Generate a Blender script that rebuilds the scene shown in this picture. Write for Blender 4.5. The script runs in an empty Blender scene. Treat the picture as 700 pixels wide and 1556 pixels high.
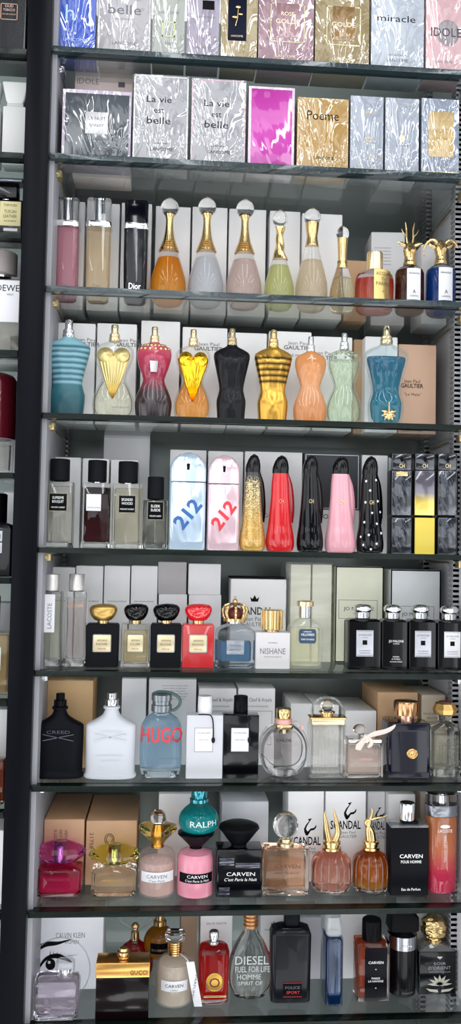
import bpy, bmesh, math, random
from mathutils import Vector, Matrix, noise
random.seed(7)
C = bpy.context.scene.collection
sc = bpy.context.scene
sin, cos, PI = math.sin, math.cos, math.pi

# ------------------------------------------------------------------ camera, world, lights, exposure
FPX = 1300.0; DC = 1.353; ZC = 1.45          # focal length in pixels, distance to the shelf fronts, eye height
YAW, PITCH, ROLL = math.radians(4.099), math.radians(2.679), math.radians(1.0615)
Fv = Vector((sin(YAW)*cos(PITCH), cos(YAW)*cos(PITCH), sin(PITCH)))
_r = Vector((cos(YAW), -sin(YAW), 0)); _u = _r.cross(Fv)
Rv = _r*cos(ROLL) + _u*sin(ROLL); Uv = -_r*sin(ROLL) + _u*cos(ROLL)
CAM = Vector((0, -DC, ZC))
cd = bpy.data.cameras.new('camera'); cam = bpy.data.objects.new('camera', cd); C.objects.link(cam)
cd.sensor_fit = 'VERTICAL'; cd.sensor_height = 36; cd.lens = 36*FPX/1556; cd.clip_start = .05; cd.clip_end = 50
cam.matrix_world = Matrix(((Rv.x, Uv.x, -Fv.x, CAM.x), (Rv.y, Uv.y, -Fv.y, CAM.y), (Rv.z, Uv.z, -Fv.z, CAM.z), (0, 0, 0, 1)))
sc.camera = cam
w = bpy.data.worlds.new('world'); sc.world = w; w.use_nodes = True
WN = w.node_tree; bgn = WN.nodes['Background']; tcw = WN.nodes.new('ShaderNodeTexCoord'); spw = WN.nodes.new('ShaderNodeSeparateXYZ')
rw = WN.nodes.new('ShaderNodeValToRGB'); WN.links.new(tcw.outputs['Generated'], spw.inputs[0]); zmw = WN.nodes.new('ShaderNodeMapRange'); zmw.inputs['From Min'].default_value = -1; WN.links.new(spw.outputs[2], zmw.inputs[0]); WN.links.new(zmw.outputs[0], rw.inputs[0]); 
mpw = WN.nodes.new('ShaderNodeMapping'); mpw.inputs['Scale'].default_value = (7, 7, 3.5); WN.links.new(tcw.outputs['Generated'], mpw.inputs[0])   # dark and bright patches of the unseen shop, made up to vary reflections
vow = WN.nodes.new('ShaderNodeTexVoronoi'); vow.inputs['Scale'].default_value = 1.3; vow.distance = 'CHEBYCHEV'; WN.links.new(mpw.outputs[0], vow.inputs['Vector'])
scw = WN.nodes.new('ShaderNodeSeparateColor'); WN.links.new(vow.outputs['Color'], scw.inputs[0])
mrw = WN.nodes.new('ShaderNodeMapRange'); mrw.inputs['From Min'].default_value = .35; mrw.inputs['From Max'].default_value = .75; mrw.inputs['To Min'].default_value = .12; mrw.inputs['To Max'].default_value = 1.75
WN.links.new(scw.outputs[0], mrw.inputs[0]); mxw = WN.nodes.new('ShaderNodeVectorMath'); mxw.operation = 'SCALE'
WN.links.new(rw.outputs[0], mxw.inputs[0]); WN.links.new(mrw.outputs[0], mxw.inputs['Scale']); WN.links.new(mxw.outputs[0], bgn.inputs[0])
for p_, v_ in ((0, 2.0), (.35, 2.0), (.46, 1.4), (.56, 1.6), (.63, 1.1), (.75, .22), (1, .12)):      # fill light added from below and eye level for fronts and undersides, dim above
    e_ = rw.color_ramp.elements[0] if p_ == 0 else rw.color_ramp.elements[1] if p_ == 1 else rw.color_ramp.elements.new(p_)
    e_.position = p_; e_.color = (v_*.95, v_*.98, v_, 1)
bgn.inputs[1].default_value = 1.3
for lx in (-1.35, -.75, -.15, .45, 1.05, 1.65):      # rows of ceiling tubes running away from the cabinet
    ld = bpy.data.lights.new('ceiling_tube', 'AREA'); ld.shape = 'RECTANGLE'; ld.size = .07; ld.size_y = 3.0
    ld.energy = 7; ld.color = (.95, .98, 1)
    lo = bpy.data.objects.new('ceiling_tube', ld); C.objects.link(lo); lo.location = (lx, -2.05, 2.85)
sc.view_settings.view_transform = 'Standard'; sc.view_settings.look = 'None'; sc.view_settings.gamma = 1
sc.view_settings.exposure = 0.36
sc.view_settings.use_curve_mapping = False
sc.cycles.transparent_max_bounces = 32
sc.cycles.sample_clamp_indirect = 6

# ------------------------------------------------------------------ materials
M = {}; REAL = True
def nm(name):
    m = bpy.data.materials.new(name); m.use_nodes = True; nt = m.node_tree
    return m, nt, nt.nodes['Principled BSDF']
def srgb(c):
    if isinstance(c, str):
        c = [int(c[i:i+2], 16)/255 for i in (0, 2, 4)]
    return tuple(((v/12.92) if v < .04045 else ((v+.055)/1.055)**2.4) for v in c) + (1,)
def bump(nt, scale, strength, stretch=(1, 1, 1), detail=3, dist=.002, kind='noise'):
    tc = nt.nodes.new('ShaderNodeTexCoord'); mp = nt.nodes.new('ShaderNodeMapping'); mp.inputs['Scale'].default_value = stretch
    nt.links.new(tc.outputs['Object'], mp.inputs[0])
    if kind == 'noise':
        t = nt.nodes.new('ShaderNodeTexNoise'); t.inputs['Scale'].default_value = scale; t.inputs['Detail'].default_value = detail
        t.inputs['Distortion'].default_value = 1.2; out = t.outputs[0]
    else:
        t = nt.nodes.new('ShaderNodeTexVoronoi'); t.inputs['Scale'].default_value = scale; out = t.outputs['Distance']
    nt.links.new(mp.outputs[0], t.inputs['Vector'])
    b = nt.nodes.new('ShaderNodeBump'); b.inputs['Strength'].default_value = strength; b.inputs['Distance'].default_value = dist
    nt.links.new(out, b.inputs['Height']); return b.outputs[0]
def solid(col, rough=.4, metal=0, coat=0, bmp=None, var=0):
    key = ('s', col, rough, metal, coat, str(bmp), var)
    if key in M: return M[key]
    m, nt, p = nm('surface'); p.inputs['Base Color'].default_value = srgb(col)
    p.inputs['Roughness'].default_value = rough; p.inputs['Metallic'].default_value = metal; p.inputs['Coat Weight'].default_value = coat
    p.inputs['Coat Roughness'].default_value = .04
    if not metal and isinstance(col, str) and max(int(col[i:i+2], 16) for i in (0, 2, 4)) < 60: p.inputs['Specular IOR Level'].default_value = .08 if not coat else .2; p.inputs['Coat Weight'].default_value = coat*.3; p.inputs['Base Color'].default_value = tuple(v*.5 for v in srgb(col)[:3])+(1,)
    if var:
        n = nt.nodes.new('ShaderNodeTexNoise'); n.inputs['Scale'].default_value = 40; n.inputs['Detail'].default_value = 4
        tc = nt.nodes.new('ShaderNodeTexCoord'); nt.links.new(tc.outputs['Object'], n.inputs['Vector'])
        hs = nt.nodes.new('ShaderNodeHueSaturation'); hs.inputs['Color'].default_value = srgb(col)
        mr = nt.nodes.new('ShaderNodeMapRange'); mr.inputs['To Min'].default_value = 1-var; mr.inputs['To Max'].default_value = 1+var
        nt.links.new(n.outputs[0], mr.inputs[0]); nt.links.new(mr.outputs[0], hs.inputs['Value']); nt.links.new(hs.outputs[0], p.inputs['Base Color'])
    if bmp: nt.links.new(bump(nt, *bmp), p.inputs['Normal'])
    M[key] = m; return m
def card(col, var=.04): return solid(col, .55, 0, 0, None, var)
def foil(col, rough=.35, scale=22, strength=.55):     # printed card under wrinkled cellophane
    key = ('f', col, rough, scale, strength)
    if key in M: return M[key]
    m, nt, p = nm('wrapped_card'); p.inputs['Base Color'].default_value = tuple(v*.66 for v in srgb(col)[:3])+(1,); p.inputs['Roughness'].default_value = .4
    p.inputs['Metallic'].default_value = .25
    p.inputs['Coat Weight'].default_value = 1; p.inputs['Coat Roughness'].default_value = .05; p.inputs['Coat IOR'].default_value = 1.9
    nt.links.new(bump(nt, scale, strength, (1, 1, .55), 2.5, .012), p.inputs['Coat Normal'])
    nt.links.new(bump(nt, scale*.7, .25, (1, 1, .6), 2, .006), p.inputs['Normal'])
    M[key] = m; return m
def clear(tint='F4F8F7', spec=1.0, haze=.04, ior=1.5, hz='FFFFFF', rough=.02):  # see-through glass wall
    key = ('c', tint, spec, haze, ior, hz, rough)
    if key in M: return M[key]
    m, nt, p = nm('clear_glass'); N, L = nt.nodes, nt.links
    tr = N.new('ShaderNodeBsdfTransparent'); tr.inputs[0].default_value = tuple(1-(1-v)*.45 for v in srgb(tint))
    gl = N.new('ShaderNodeBsdfGlossy'); gl.inputs['Roughness'].default_value = rough
    df = N.new('ShaderNodeBsdfDiffuse'); df.inputs[0].default_value = srgb(hz)
    fr = N.new('ShaderNodeFresnel'); fr.inputs[0].default_value = ior
    ml = N.new('ShaderNodeMath'); ml.operation = 'MULTIPLY'; L.new(fr.outputs[0], ml.inputs[0])
    ge = N.new('ShaderNodeNewGeometry'); bk = N.new('ShaderNodeMapRange'); bk.inputs['To Min'].default_value = spec*.75; bk.inputs['To Max'].default_value = spec*.22   # inner faces wetted by liquid reflect little
    L.new(ge.outputs['Backfacing'], bk.inputs[0]); L.new(bk.outputs[0], ml.inputs[1])
    a = N.new('ShaderNodeMixShader'); a.inputs[0].default_value = haze*.6; L.new(tr.outputs[0], a.inputs[1]); L.new(df.outputs[0], a.inputs[2])
    b = N.new('ShaderNodeMixShader'); L.new(ml.outputs[0], b.inputs[0]); L.new(a.outputs[0], b.inputs[1]); L.new(gl.outputs[0], b.inputs[2])
    L.new(b.outputs[0], N['Material Output'].inputs[0]); M[key] = m; return m
def ramp_col(nt, stops, h, axis='Z', const=False):
    tc = nt.nodes.new('ShaderNodeTexCoord'); sp = nt.nodes.new('ShaderNodeSeparateXYZ'); nt.links.new(tc.outputs['Object'], sp.inputs[0])
    mr = nt.nodes.new('ShaderNodeMapRange'); mr.inputs['From Max'].default_value = h; nt.links.new(sp.outputs[axis], mr.inputs[0])
    cr = nt.nodes.new('ShaderNodeValToRGB'); nt.links.new(mr.outputs[0], cr.inputs[0])
    if const: cr.color_ramp.interpolation = 'CONSTANT'
    e = cr.color_ramp.elements
    while len(e) < len(stops): e.new(.5)
    for i, (p, c) in enumerate(stops): e[i].position = p; e[i].color = srgb(c)
    return cr.outputs[0]
def juice(col, dens=.35, ramp=None, h=.1, outer=False):            # coloured liquid: part clear, part scattering
    dens = min(.9, dens+.12) if dens >= .35 else dens*.65
    key = ('j', col, dens, str(ramp), h, outer)
    if key in M: return M[key]
    m, nt, p = nm('liquid'); N, L = nt.nodes, nt.links
    tr = N.new('ShaderNodeBsdfTransparent'); df = N.new('ShaderNodeBsdfDiffuse'); tl = N.new('ShaderNodeBsdfTranslucent'); gl = N.new('ShaderNodeBsdfGlossy')
    for n in (tr, df, tl): n.inputs[0].default_value = tuple(v**((.4 if dens > .34 else .22) if n is tr else .95) for v in srgb(col))
    if ramp:
        o = ramp_col(nt, ramp, h)
        gm = N.new('ShaderNodeGamma'); gm.inputs[1].default_value = .45; L.new(o, gm.inputs[0]); L.new(gm.outputs[0], tr.inputs[0]); L.new(o, df.inputs[0]); L.new(o, tl.inputs[0])
    gl.inputs['Roughness'].default_value = .05
    fr = N.new('ShaderNodeFresnel'); fr.inputs[0].default_value = 1.5 if outer else 1.1
    a = N.new('ShaderNodeMixShader'); a.inputs[0].default_value = .2; L.new(df.outputs[0], a.inputs[1]); L.new(tl.outputs[0], a.inputs[2])
    b = N.new('ShaderNodeMixShader'); b.inputs[0].default_value = dens; L.new(tr.outputs[0], b.inputs[1]); L.new(a.outputs[0], b.inputs[2])
    c = N.new('ShaderNodeMixShader'); L.new(fr.outputs[0], c.inputs[0]); L.new(b.outputs[0], c.inputs[1]); L.new(gl.outputs[0], c.inputs[2])
    L.new(c.outputs[0], N['Material Output'].inputs[0]); M[key] = m; return m
def crystal(col='FFFFFF', ior=1.5, rough=0):           # refracting solid glass
    key = ('x', col, ior, rough)
    if key in M: return M[key]
    m, nt, p = nm('crystal'); p.inputs['Base Color'].default_value = srgb(col); p.inputs['Transmission Weight'].default_value = 1
    p.inputs['Roughness'].default_value = rough; p.inputs['IOR'].default_value = ior; M[key] = m; return m
def banded(stops, h, rough=.35, metal=0, coat=0, const=False):
    key = ('b', str(stops), h, rough, metal, const)
    if key in M: return M[key]
    m, nt, p = nm('banded'); p.inputs['Roughness'].default_value = rough; p.inputs['Metallic'].default_value = metal; p.inputs['Coat Weight'].default_value = coat
    nt.links.new(ramp_col(nt, stops, h, 'Z', const), p.inputs['Base Color']); M[key] = m; return m
GOLD = solid('DEC08A', .2, 1); PGOLD = solid('E6D2AC', .25, 1); SILVER = solid('D8D9DC', .18, 1); CHROME = solid('ECEEF0', .06, 1)
BLACK = solid('0B0B10', .3); BLACKG = solid('08080D', .12, 0, 1); BLACKM = solid('1B1C22', .55); WHITE = solid('DEDEE2', .45); WHITEG = solid('DEE0E4', .2, 0, .5)
INK = solid('1A1A1E', .6); INKG = solid('66666C', .6); INKW = solid('F2F2F2', .5); INKR = solid('D8303A', .4); INKB = solid('2C5FA0', .4)
GLASS = clear(); GREEN = clear('E6F0EC'); ROSEG = solid('C9A08C', .2, 1)

def solid_glass(m):
    """refracting version of a clear glass, for bottle bodies with thick walls"""
    for k, v in list(M.items()):
        if v == m and k[0] == 'c' and k[3] < .1: return crystal(''.join('%02X' % int(255-(255-int(k[1][i:i+2], 16))*.5) for i in (0, 2, 4)), 1.38, .0 if k[3] < .1 else .12)
    return m
# ------------------------------------------------------------------ mesh helpers
def at(px, py, Y):
    d = Fv + Rv*((px-350)/FPX) + Uv*((778-py)/FPX)
    return CAM + d*((Y+DC)/d.y)
def ring(hw, hd, shp, n=32):
    out = []
    if shp < 1:                                        # rounded rectangle, shp = radius as share of the smaller half side
        r = max(shp, .02)*min(hw, hd); q = n//4
        for k, (sx, sy) in enumerate(((1, 1), (-1, 1), (-1, -1), (1, -1))):
            for i in range(q):
                a = k*PI/2 + PI/2*i/(q-1)
                out.append((sx*(hw-r)+r*cos(a), sy*(hd-r)+r*sin(a)))
    else:
        for i in range(n):
            a = 2*PI*(i+.5)/n; c, s = cos(a), sin(a)
            out.append((hw*math.copysign(abs(c)**(2/shp), c), hd*math.copysign(abs(s)**(2/shp), s)))
    return out
def add_loft(bm, rings, n=32, f=None, closed=True, sharp=35):
    vs = []
    for rg in rings:
        z, hw, hd, shp = rg[:4]; cx = rg[4] if len(rg) > 4 else 0; cy = rg[5] if len(rg) > 5 else 0
        row = []
        for x, y in ring(max(hw, .01), max(hd, .01), shp, n):
            p = (x+cx, y+cy, z)
            if f: p = f(*p)
            row.append(bm.verts.new(p))
        vs.append(row)
    for a, b in zip(vs, vs[1:]):
        for i in range(n):
            j = (i+1) % n; bm.faces.new((a[i], a[j], b[j], b[i]))
    if closed: bm.faces.new(vs[0][::-1]); bm.faces.new(vs[-1])
def rbox(x0, x1, y0, y1, z0, z1, r=.06, b=.8, n=32):
    """rings of a bevelled block"""
    hw, hd = (x1-x0)/2, (y1-y0)/2; cx, cy = (x0+x1)/2, (y0+y1)/2; b = min(b, hw*.9, hd*.9, (z1-z0)*.45)
    return [(z0, hw-b, hd-b, r, cx, cy), (z0+b*.3, hw-b*.3, hd-b*.3, r, cx, cy), (z0+b, hw, hd, r, cx, cy), (z1-b, hw, hd, r, cx, cy), (z1-b*.3, hw-b*.3, hd-b*.3, r, cx, cy), (z1, hw-b, hd-b, r, cx, cy)]
def spl(keys, m=5):
    """smooth (Catmull-Rom) version of a list of rings"""
    ks = [tuple(k)+(0,)*(6-len(k)) for k in keys]; out = []
    for i in range(len(ks)-1):
        p0, p1, p2, p3 = ks[max(i-1, 0)], ks[i], ks[i+1], ks[min(i+2, len(ks)-1)]
        for k in range(m):
            t = k/m
            v = [.5*((2*b)+(-a+c)*t+(2*a-5*b+4*c-d)*t*t+(-a+3*b-3*c+d)*t**3) for a, b, c, d in zip(p0, p1, p2, p3)]
            v[3] = p1[3]+(p2[3]-p1[3])*t; v[0] = p1[0]+(p2[0]-p1[0])*t
            out.append(tuple(v))
    out.append(ks[-1]); return out
def rd(prof, shp=2): return [(z, r, r, shp) for z, r in prof]      # round profile
def add_tube(bm, pts, rad, n=12, flat=1.0, up=(0, 1, 0)):
    pts = [Vector(p) for p in pts]
    if not hasattr(rad, '__len__'): rad = [rad]*len(pts)
    rows = []; U = Vector(up)
    for i, p in enumerate(pts):
        t = (pts[min(i+1, len(pts)-1)]-pts[max(i-1, 0)]).normalized()
        s = t.cross(U)
        if s.length < 1e-3: s = t.cross(Vector((1, 0, .1)))
        s.normalize(); q = s.cross(t).normalized()
        rows.append([bm.verts.new(p + s*cos(a)*rad[i] + q*sin(a)*rad[i]*flat) for a in (2*PI*k/n for k in range(n))])
    for a, b in zip(rows, rows[1:]):
        for i in range(n):
            j = (i+1) % n; bm.faces.new((a[i], a[j], b[j], b[i]))
    bm.faces.new(rows[0][::-1]); bm.faces.new(rows[-1])
def cr(pts, m=6):
    P = [Vector(p) for p in pts]; out = []
    for i in range(len(P)-1):
        a, b, c, d = P[max(i-1, 0)], P[i], P[i+1], P[min(i+2, len(P)-1)]
        for k in range(m):
            t = k/m; out.append(.5*((2*b)+(-a+c)*t+(2*a-5*b+4*c-d)*t*t+(-a+3*b-3*c+d)*t**3))
    return out+[P[-1]]
def add_ball(bm, c, r, sx=1, sy=1, sz=1, u=20, v=12):
    g = bmesh.ops.create_uvsphere(bm, u_segments=u, v_segments=v, radius=r)
    for q in g['verts']: q.co = Vector((q.co.x*sx+c[0], q.co.y*sy+c[1], q.co.z*sz+c[2]))
def add_poly(bm, pts, y, th=.5):
    """flat print outline (x, z) with real thickness th, facing the front"""
    a = [bm.verts.new((x, y, z)) for x, z in pts]; b = [bm.verts.new((x, y-th, z)) for x, z in pts]
    n = len(pts)
    bm.faces.new(a); bm.faces.new(b[::-1])
    for i in range(n):
        j = (i+1) % n; bm.faces.new((a[i], b[i], b[j], a[j]))
def text_mesh(s, h, wide=None, bold=0, slant=0):
    cu = bpy.data.curves.new('t', 'FONT'); cu.body = s; cu.align_x = 'CENTER'; cu.size = 1; cu.resolution_u = 2; cu.offset = bold; cu.shear = slant
    o = bpy.data.objects.new('t', cu); C.objects.link(o)
    me = bpy.data.meshes.new_from_object(o.evaluated_get(bpy.context.evaluated_depsgraph_get()))
    vs = [v.co.copy() for v in me.vertices]; fs = [tuple(p.vertices) for p in me.polygons]
    bpy.data.objects.remove(o); bpy.data.curves.remove(cu); bpy.data.meshes.remove(me)
    if not vs: return [], []
    xs = [v.x for v in vs]; ys = [v.y for v in vs]; k = h/.69
    w0 = (max(xs)-min(xs))*k; kx = k*(wide/w0 if wide else 1); mx = (max(xs)+min(xs))/2
    return [((v.x-mx)*kx, v.y*k-h/2) for v in vs], fs
def finish(bm, name, mat, parent, sx, sy, sz, sharp=40, flat=False):
    for v in bm.verts: v.co = Vector((v.co.x*sx, v.co.y*sy, v.co.z*sz))
    bmesh.ops.recalc_face_normals(bm, faces=bm.faces)
    if not flat:
        for f in bm.faces: f.smooth = True
        lim = math.radians(sharp)
        for e in bm.edges:
            if len(e.link_faces) == 2 and e.calc_face_angle(0) > lim: e.smooth = False
    me = bpy.data.meshes.new(name); bm.to_mesh(me); bm.free(); me.materials.append(mat)
    o = bpy.data.objects.new(name, me); C.objects.link(o)
    if parent is not None: o.parent = parent
    return o
def tag(o, label, cat, group=None, kind=None):
    if label: o['label'] = label
    if cat: o['category'] = cat
    if group: o['group'] = group
    if kind: o['kind'] = kind
    return o
ZS = {1: .800, 2: .626, 3: .413, 4: .212, 5: .002, 6: -.188, 7: -.363, 8: -.552, 9: -.722}   # shelf tops against eye level
ALL = {}
class Item:
    """One thing. Shapes are given in its own nominal units (W0 wide, H0 high); origin at the middle of the base."""
    def __init__(s, label, shelf, x0, x1, ytop, Yc, W0, H0, group=None, rot=0, z=None, name='perfume_bottle', cat='perfume bottle', yk=1.0):
        zs = (ZC + ZS[shelf] if z is None else z) + .0004
        xm = (x0+x1)/2; yb = ytop
        for _ in range(3):
            p = at(xm, yb, Yc); yb += (p.z-zs)*FPX/(DC+Yc)
        a, b = at(x0, yb-20, Yc), at(x1, yb-20, Yc)
        s.sx = (b.x-a.x)/W0; s.sz = (at(xm, ytop, Yc).z-zs)/H0; s.sy = s.sx*yk
        s.root = bpy.data.objects.new(name, None); C.objects.link(s.root)
        s.root.location = ((a.x+b.x)/2, Yc, zs); s.root.rotation_euler.z = math.radians(rot); s.root.empty_display_size = .02
        s.H = H0; s.top = zs + H0*s.sz
        tag(s.root, label, cat, group)
    def fin(s, bm, name, mat, parent=None, **k): return finish(bm, name, mat, parent or s.root, s.sx, s.sy, s.sz, **k)
    def loft(s, name, mat, rings, parent=None, n=32, f=None, **k):
        if name == 'glass_body' and REAL: mat = solid_glass(mat)
        bm = bmesh.new(); add_loft(bm, rings, n, f); return s.fin(bm, name, mat, parent, **k)
    def rnd(s, name, mat, prof, parent=None, n=32, **k): return s.loft(name, mat, rd(prof), parent, n, **k)
    def box(s, name, mat, x0, x1, y0, y1, z0, z1, parent=None, r=.06, b=.6): return s.loft(name, mat, rbox(x0, x1, y0, y1, z0, z1, r, b), parent)
    def tube(s, name, mat, pts, rad, parent=None, n=12, flat=1, up=(0, 1, 0)):
        bm = bmesh.new(); add_tube(bm, pts, rad, n, flat, up); return s.fin(bm, name, mat, parent)
    def balls(s, name, mat, L, parent=None):
        bm = bmesh.new()
        for q in L: add_ball(bm, *q)
        return s.fin(bm, name, mat, parent)
    def poly(s, name, mat, polys, y, th=.4, parent=None):
        bm = bmesh.new()
        for p in polys: add_poly(bm, p, y, th)
        return s.fin(bm, name, mat, parent)
    def text(s, lines, y, mat=None, parent=None, bend=0, bold=0, slant=0, name='lettering', turn=0):
        """lines: (string, cx, cz, height[, width])"""
        bm = bmesh.new()
        for ln in lines:
            vs, fs = text_mesh(ln[0], ln[3], ln[4] if len(ln) > 4 else None, bold, slant)
            out = []
            for x, z in vs:
                if turn: x, z = (-z, x) if turn > 0 else (z, -x)
                x += ln[1]; z += ln[2]
                out.append(bm.verts.new((bend*sin(x/bend), -bend*cos(x/bend)+(y+bend), z) if bend else (x, y, z)))
            for f in fs:
                try: bm.faces.new([out[i] for i in f])
                except ValueError: pass
        return s.fin(bm, name, mat or INK, parent, flat=True)
    def label(s, mat, x0, x1, z0, z1, y, th=.5, parent=None, name='front_label', bend=0):
        if not bend: return s.box(name, mat, x0, x1, y-th, y, z0, z1, parent, r=.02, b=.1)
        bm = bmesh.new(); n = 12; rows = []
        for z in (z0, z1):
            for q in (0, th):
                rows.append([bm.verts.new(((bend+q)*sin(a), -(bend+q)*cos(a)+(y+bend), z)) for a in ((x0+(x1-x0)*i/n)/bend for i in range(n+1))])
        a, b, c, d = rows
        for u, v in ((a, b), (b, d), (d, c), (c, a)):
            for i in range(n): bm.faces.new((u[i], u[i+1], v[i+1], v[i]))
        for i in (0, n): bm.faces.new((a[i], b[i], d[i], c[i]))
        return s.fin(bm, name, mat, parent)
    def pump(s, z, r, h, mat, parent=None, shoulder=True):
        """spray pump: crimped collar, stem and head"""
        p = [(z, r*1.25), (z+h*.05, r*1.32), (z+h*.22, r*1.32), (z+h*.26, r*1.12), (z+h*.30, r*1.25), (z+h*.42, r*1.25), (z+h*.46, r), (z+h*.50, r), (z+h*.52, r*.86), (z+h*.93, r*.86), (z+h, r*.74)]
        o = s.rnd('spray_pump', mat, p, parent, 24); s.balls('nozzle', INK, [((0, -r*.86, z+h*.8), r*.16)], o); return o

def crate(label, shelf, x0, x1, ytop, Y, depth, mat, group=None, rot=0, z=None, name='perfume_box', cat='perfume box', lid=True):
    """carton standing on a shelf: front face between pixel columns x0..x1 at depth Y. Local units: pixels, origin mid base, front at y=-dp"""
    yc = Y+depth/2
    zs = (ZC+ZS[shelf] if z is None else z)+.0004; xm = (x0+x1)/2; yb = ytop
    for _ in range(3):
        p = at(xm, yb, Y); yb += (p.z-zs)*FPX/(DC+Y)
    a, b = at(x0, (ytop+yb)/2, Y), at(x1, (ytop+yb)/2, Y)
    k = (b.x-a.x)/(x1-x0); h = at(xm, ytop, Y).z-zs; W = x1-x0; H = h/k; D = depth/k
    bm = bmesh.new(); hw, hd = W/2, D/2
    add_loft(bm, [(0, hw-.5, hd-.5, .02), (.5, hw, hd, .02), (H-.5, hw, hd, .02), (H, hw-.5, hd-.5, .02)], 16)
    if lid:                                            # tuck flap line along the top
        add_loft(bm, rbox(-hw+1.5, hw-1.5, -hd+.6, -hd+1.2, H-.3, H+.25, .02, .1), 16)
    o = finish(bm, name, mat, None, k, k, k); o.location = ((a.x+b.x)/2, yc, zs); o.rotation_euler.z = math.radians(rot)
    tag(o, label, cat, group)
    it = Item.__new__(Item); it.root = o; it.sx = it.sy = it.sz = k; it.H = H; it.W = W; it.D = D; it.f = -hd-.15; it.top = zs+h; it.hw = hw
    return it
def lid_print(b, lines, mat=None, **k): return b.text(lines, b.f, mat, **k)

# ------------------------------------------------------------------ the cabinet
XL, XR, YB = -.2022, .494, .30
ZB, ZT = ZC-.90, ZC+1.05
def slab(name, mat, x0, x1, y0, y1, z0, z1, parent=None, b=.001):
    bm = bmesh.new(); add_loft(bm, rbox(x0, x1, y0, y1, z0, z1, .02, b), 16); return finish(bm, name, mat, parent, 1, 1, 1)
PANEL = solid('C6C5C9', .45, 0, 0, None, .05)
STEEL = solid('8C9492', .3, .35, 0, (6, .15, (1, 1, .2), 2, .004))
POST = solid('090C16', .28, 0, .0, (5, .25, (1, 1, .5), 2, .01))
tag(slab('wall_back', STEEL, -.75, XR+.05, YB, YB+.02, ZB, ZT), None, None, None, 'structure')
cab = bpy.data.objects.new('display_cabinet', None); C.objects.link(cab); cab.location = (0, 0, 0)
tag(cab, 'tall black and grey display cabinet that holds all the glass shelves', 'display cabinet')
slab('black_post', POST, -.2395, -.2020, -.012, .0, ZB, ZT, cab, .0015)
slab('partition_panel', solid('26272D', .5), -.222, -.207, .0, YB, ZB, ZT, cab)
slab('side_panel', solid('8E8E94', .5), -.207, XL, .001, YB, ZB, ZT, cab)
slab('side_panel', PANEL, XR, XR+.018, -.004, YB, ZB, ZT, cab)
slab('base_panel', PANEL, XL, XR, .0, YB, ZB+.002, ZB+.02, cab)
for sx, xx in ((1, XL), (-1, XR)):
    for yy in ((.26,) if sx > 0 else (.082, .25)):
        st = slab('slotted_rail', solid('9C9CA2', .4, .3), min(xx, xx+sx*.003), max(xx, xx+sx*.003), yy-.007, yy+.007, ZB, ZT, cab, .0004)
        bm = bmesh.new(); z = ZB+.02
        while z < ZT-.02:
            xs = xx+sx*.0031
            add_loft(bm, rbox(xs-.0002, xs+.0002, yy-.0015, yy+.0015, z, z+.0045, .02, .0001), 8); z += .0088
        tag(finish(bm, 'rail_slots', solid('808084', .7), st, 1, 1, 1), None, None, None, 'stuff')
SHTOP = clear('E6EDEA', .9, .06, hz='CCCCCC');  # dusty grey diffuse share, standing in for pale cartons reflected in the panes
def glass_shelf(label, zt, x0, x1, edge, th=.0085, grp='glass shelves of the display cabinet', depth=.27):
    r = bpy.data.objects.new('glass_shelf', None); C.objects.link(r); r.location = (0, 0, zt); tag(r, label, 'glass shelf', grp)
    slab('glass_pane', SHTOP, x0, x1, .0015, depth, -th, 0, r, .0004)
    e = slab('polished_edge', edge, x0, x1, -.0006, .0014, -th, 0, r, .0004)
    return r
EDGE_L = solid('243236', .15, .2, .3, (60, .25, (1, 1, 1), 2, .002)); EDGE_D = solid('0A1C16', .25, 0, .1, (45, .3, (1, 1, 1), 2, .002))
ordn = ['', 'topmost glass shelf, carrying tall wrapped boxes cut off by the frame', 'glass shelf under the row of magenta, gold and silver wrapped boxes',
 'glass shelf carrying the teardrop bottles with ball stoppers', 'dark edged glass shelf carrying the torso shaped bottles',
 'dark edged glass shelf carrying the high heel shaped bottles', 'glass shelf carrying black and red bottles with pebble caps',
 'glass shelf carrying the matt black and matt white flask bottles', 'glass shelf carrying the two bottles with faceted oval caps', 'lowest glass shelf, its edge along the bottom of the photo']
for i in range(1, 10):
    glass_shelf(ordn[i], ZC+ZS[i], XL+.0012, XR-.0035, EDGE_L if i < 4 else EDGE_D)
    for sx, xx in ((1, XL), (-1, XR)):                 # clip and thin bracket arm under each end
        for q in (0, 1):
            if q == 0:
                bm = bmesh.new(); x = xx+sx*.008
                add_tube(bm, [(xx+sx*.003, .028, ZC+ZS[i]-.016), (x, .028, ZC+ZS[i]-.016), (x+sx*.004, .028, ZC+ZS[i]-.0155)], [.003, .0045, .002], 12)
                add_tube(bm, [(x, .030, ZC+ZS[i]-.0155), (x, .05, ZC+ZS[i]-.0135), (x, .24, ZC+ZS[i]-.0125)], [.0022, .0018, .0018], 8)
                add_loft(bm, [(z, .006, .009, .3, xx+sx*.006, .04) for z in (ZC+ZS[i]-.021, ZC+ZS[i]-.0105)], 16)
                finish(bm, 'shelf_bracket', solid('C9B487', .25, .9) if i in (3, 4, 5, 2) else SILVER, cab, 1, 1, 1)

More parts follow.
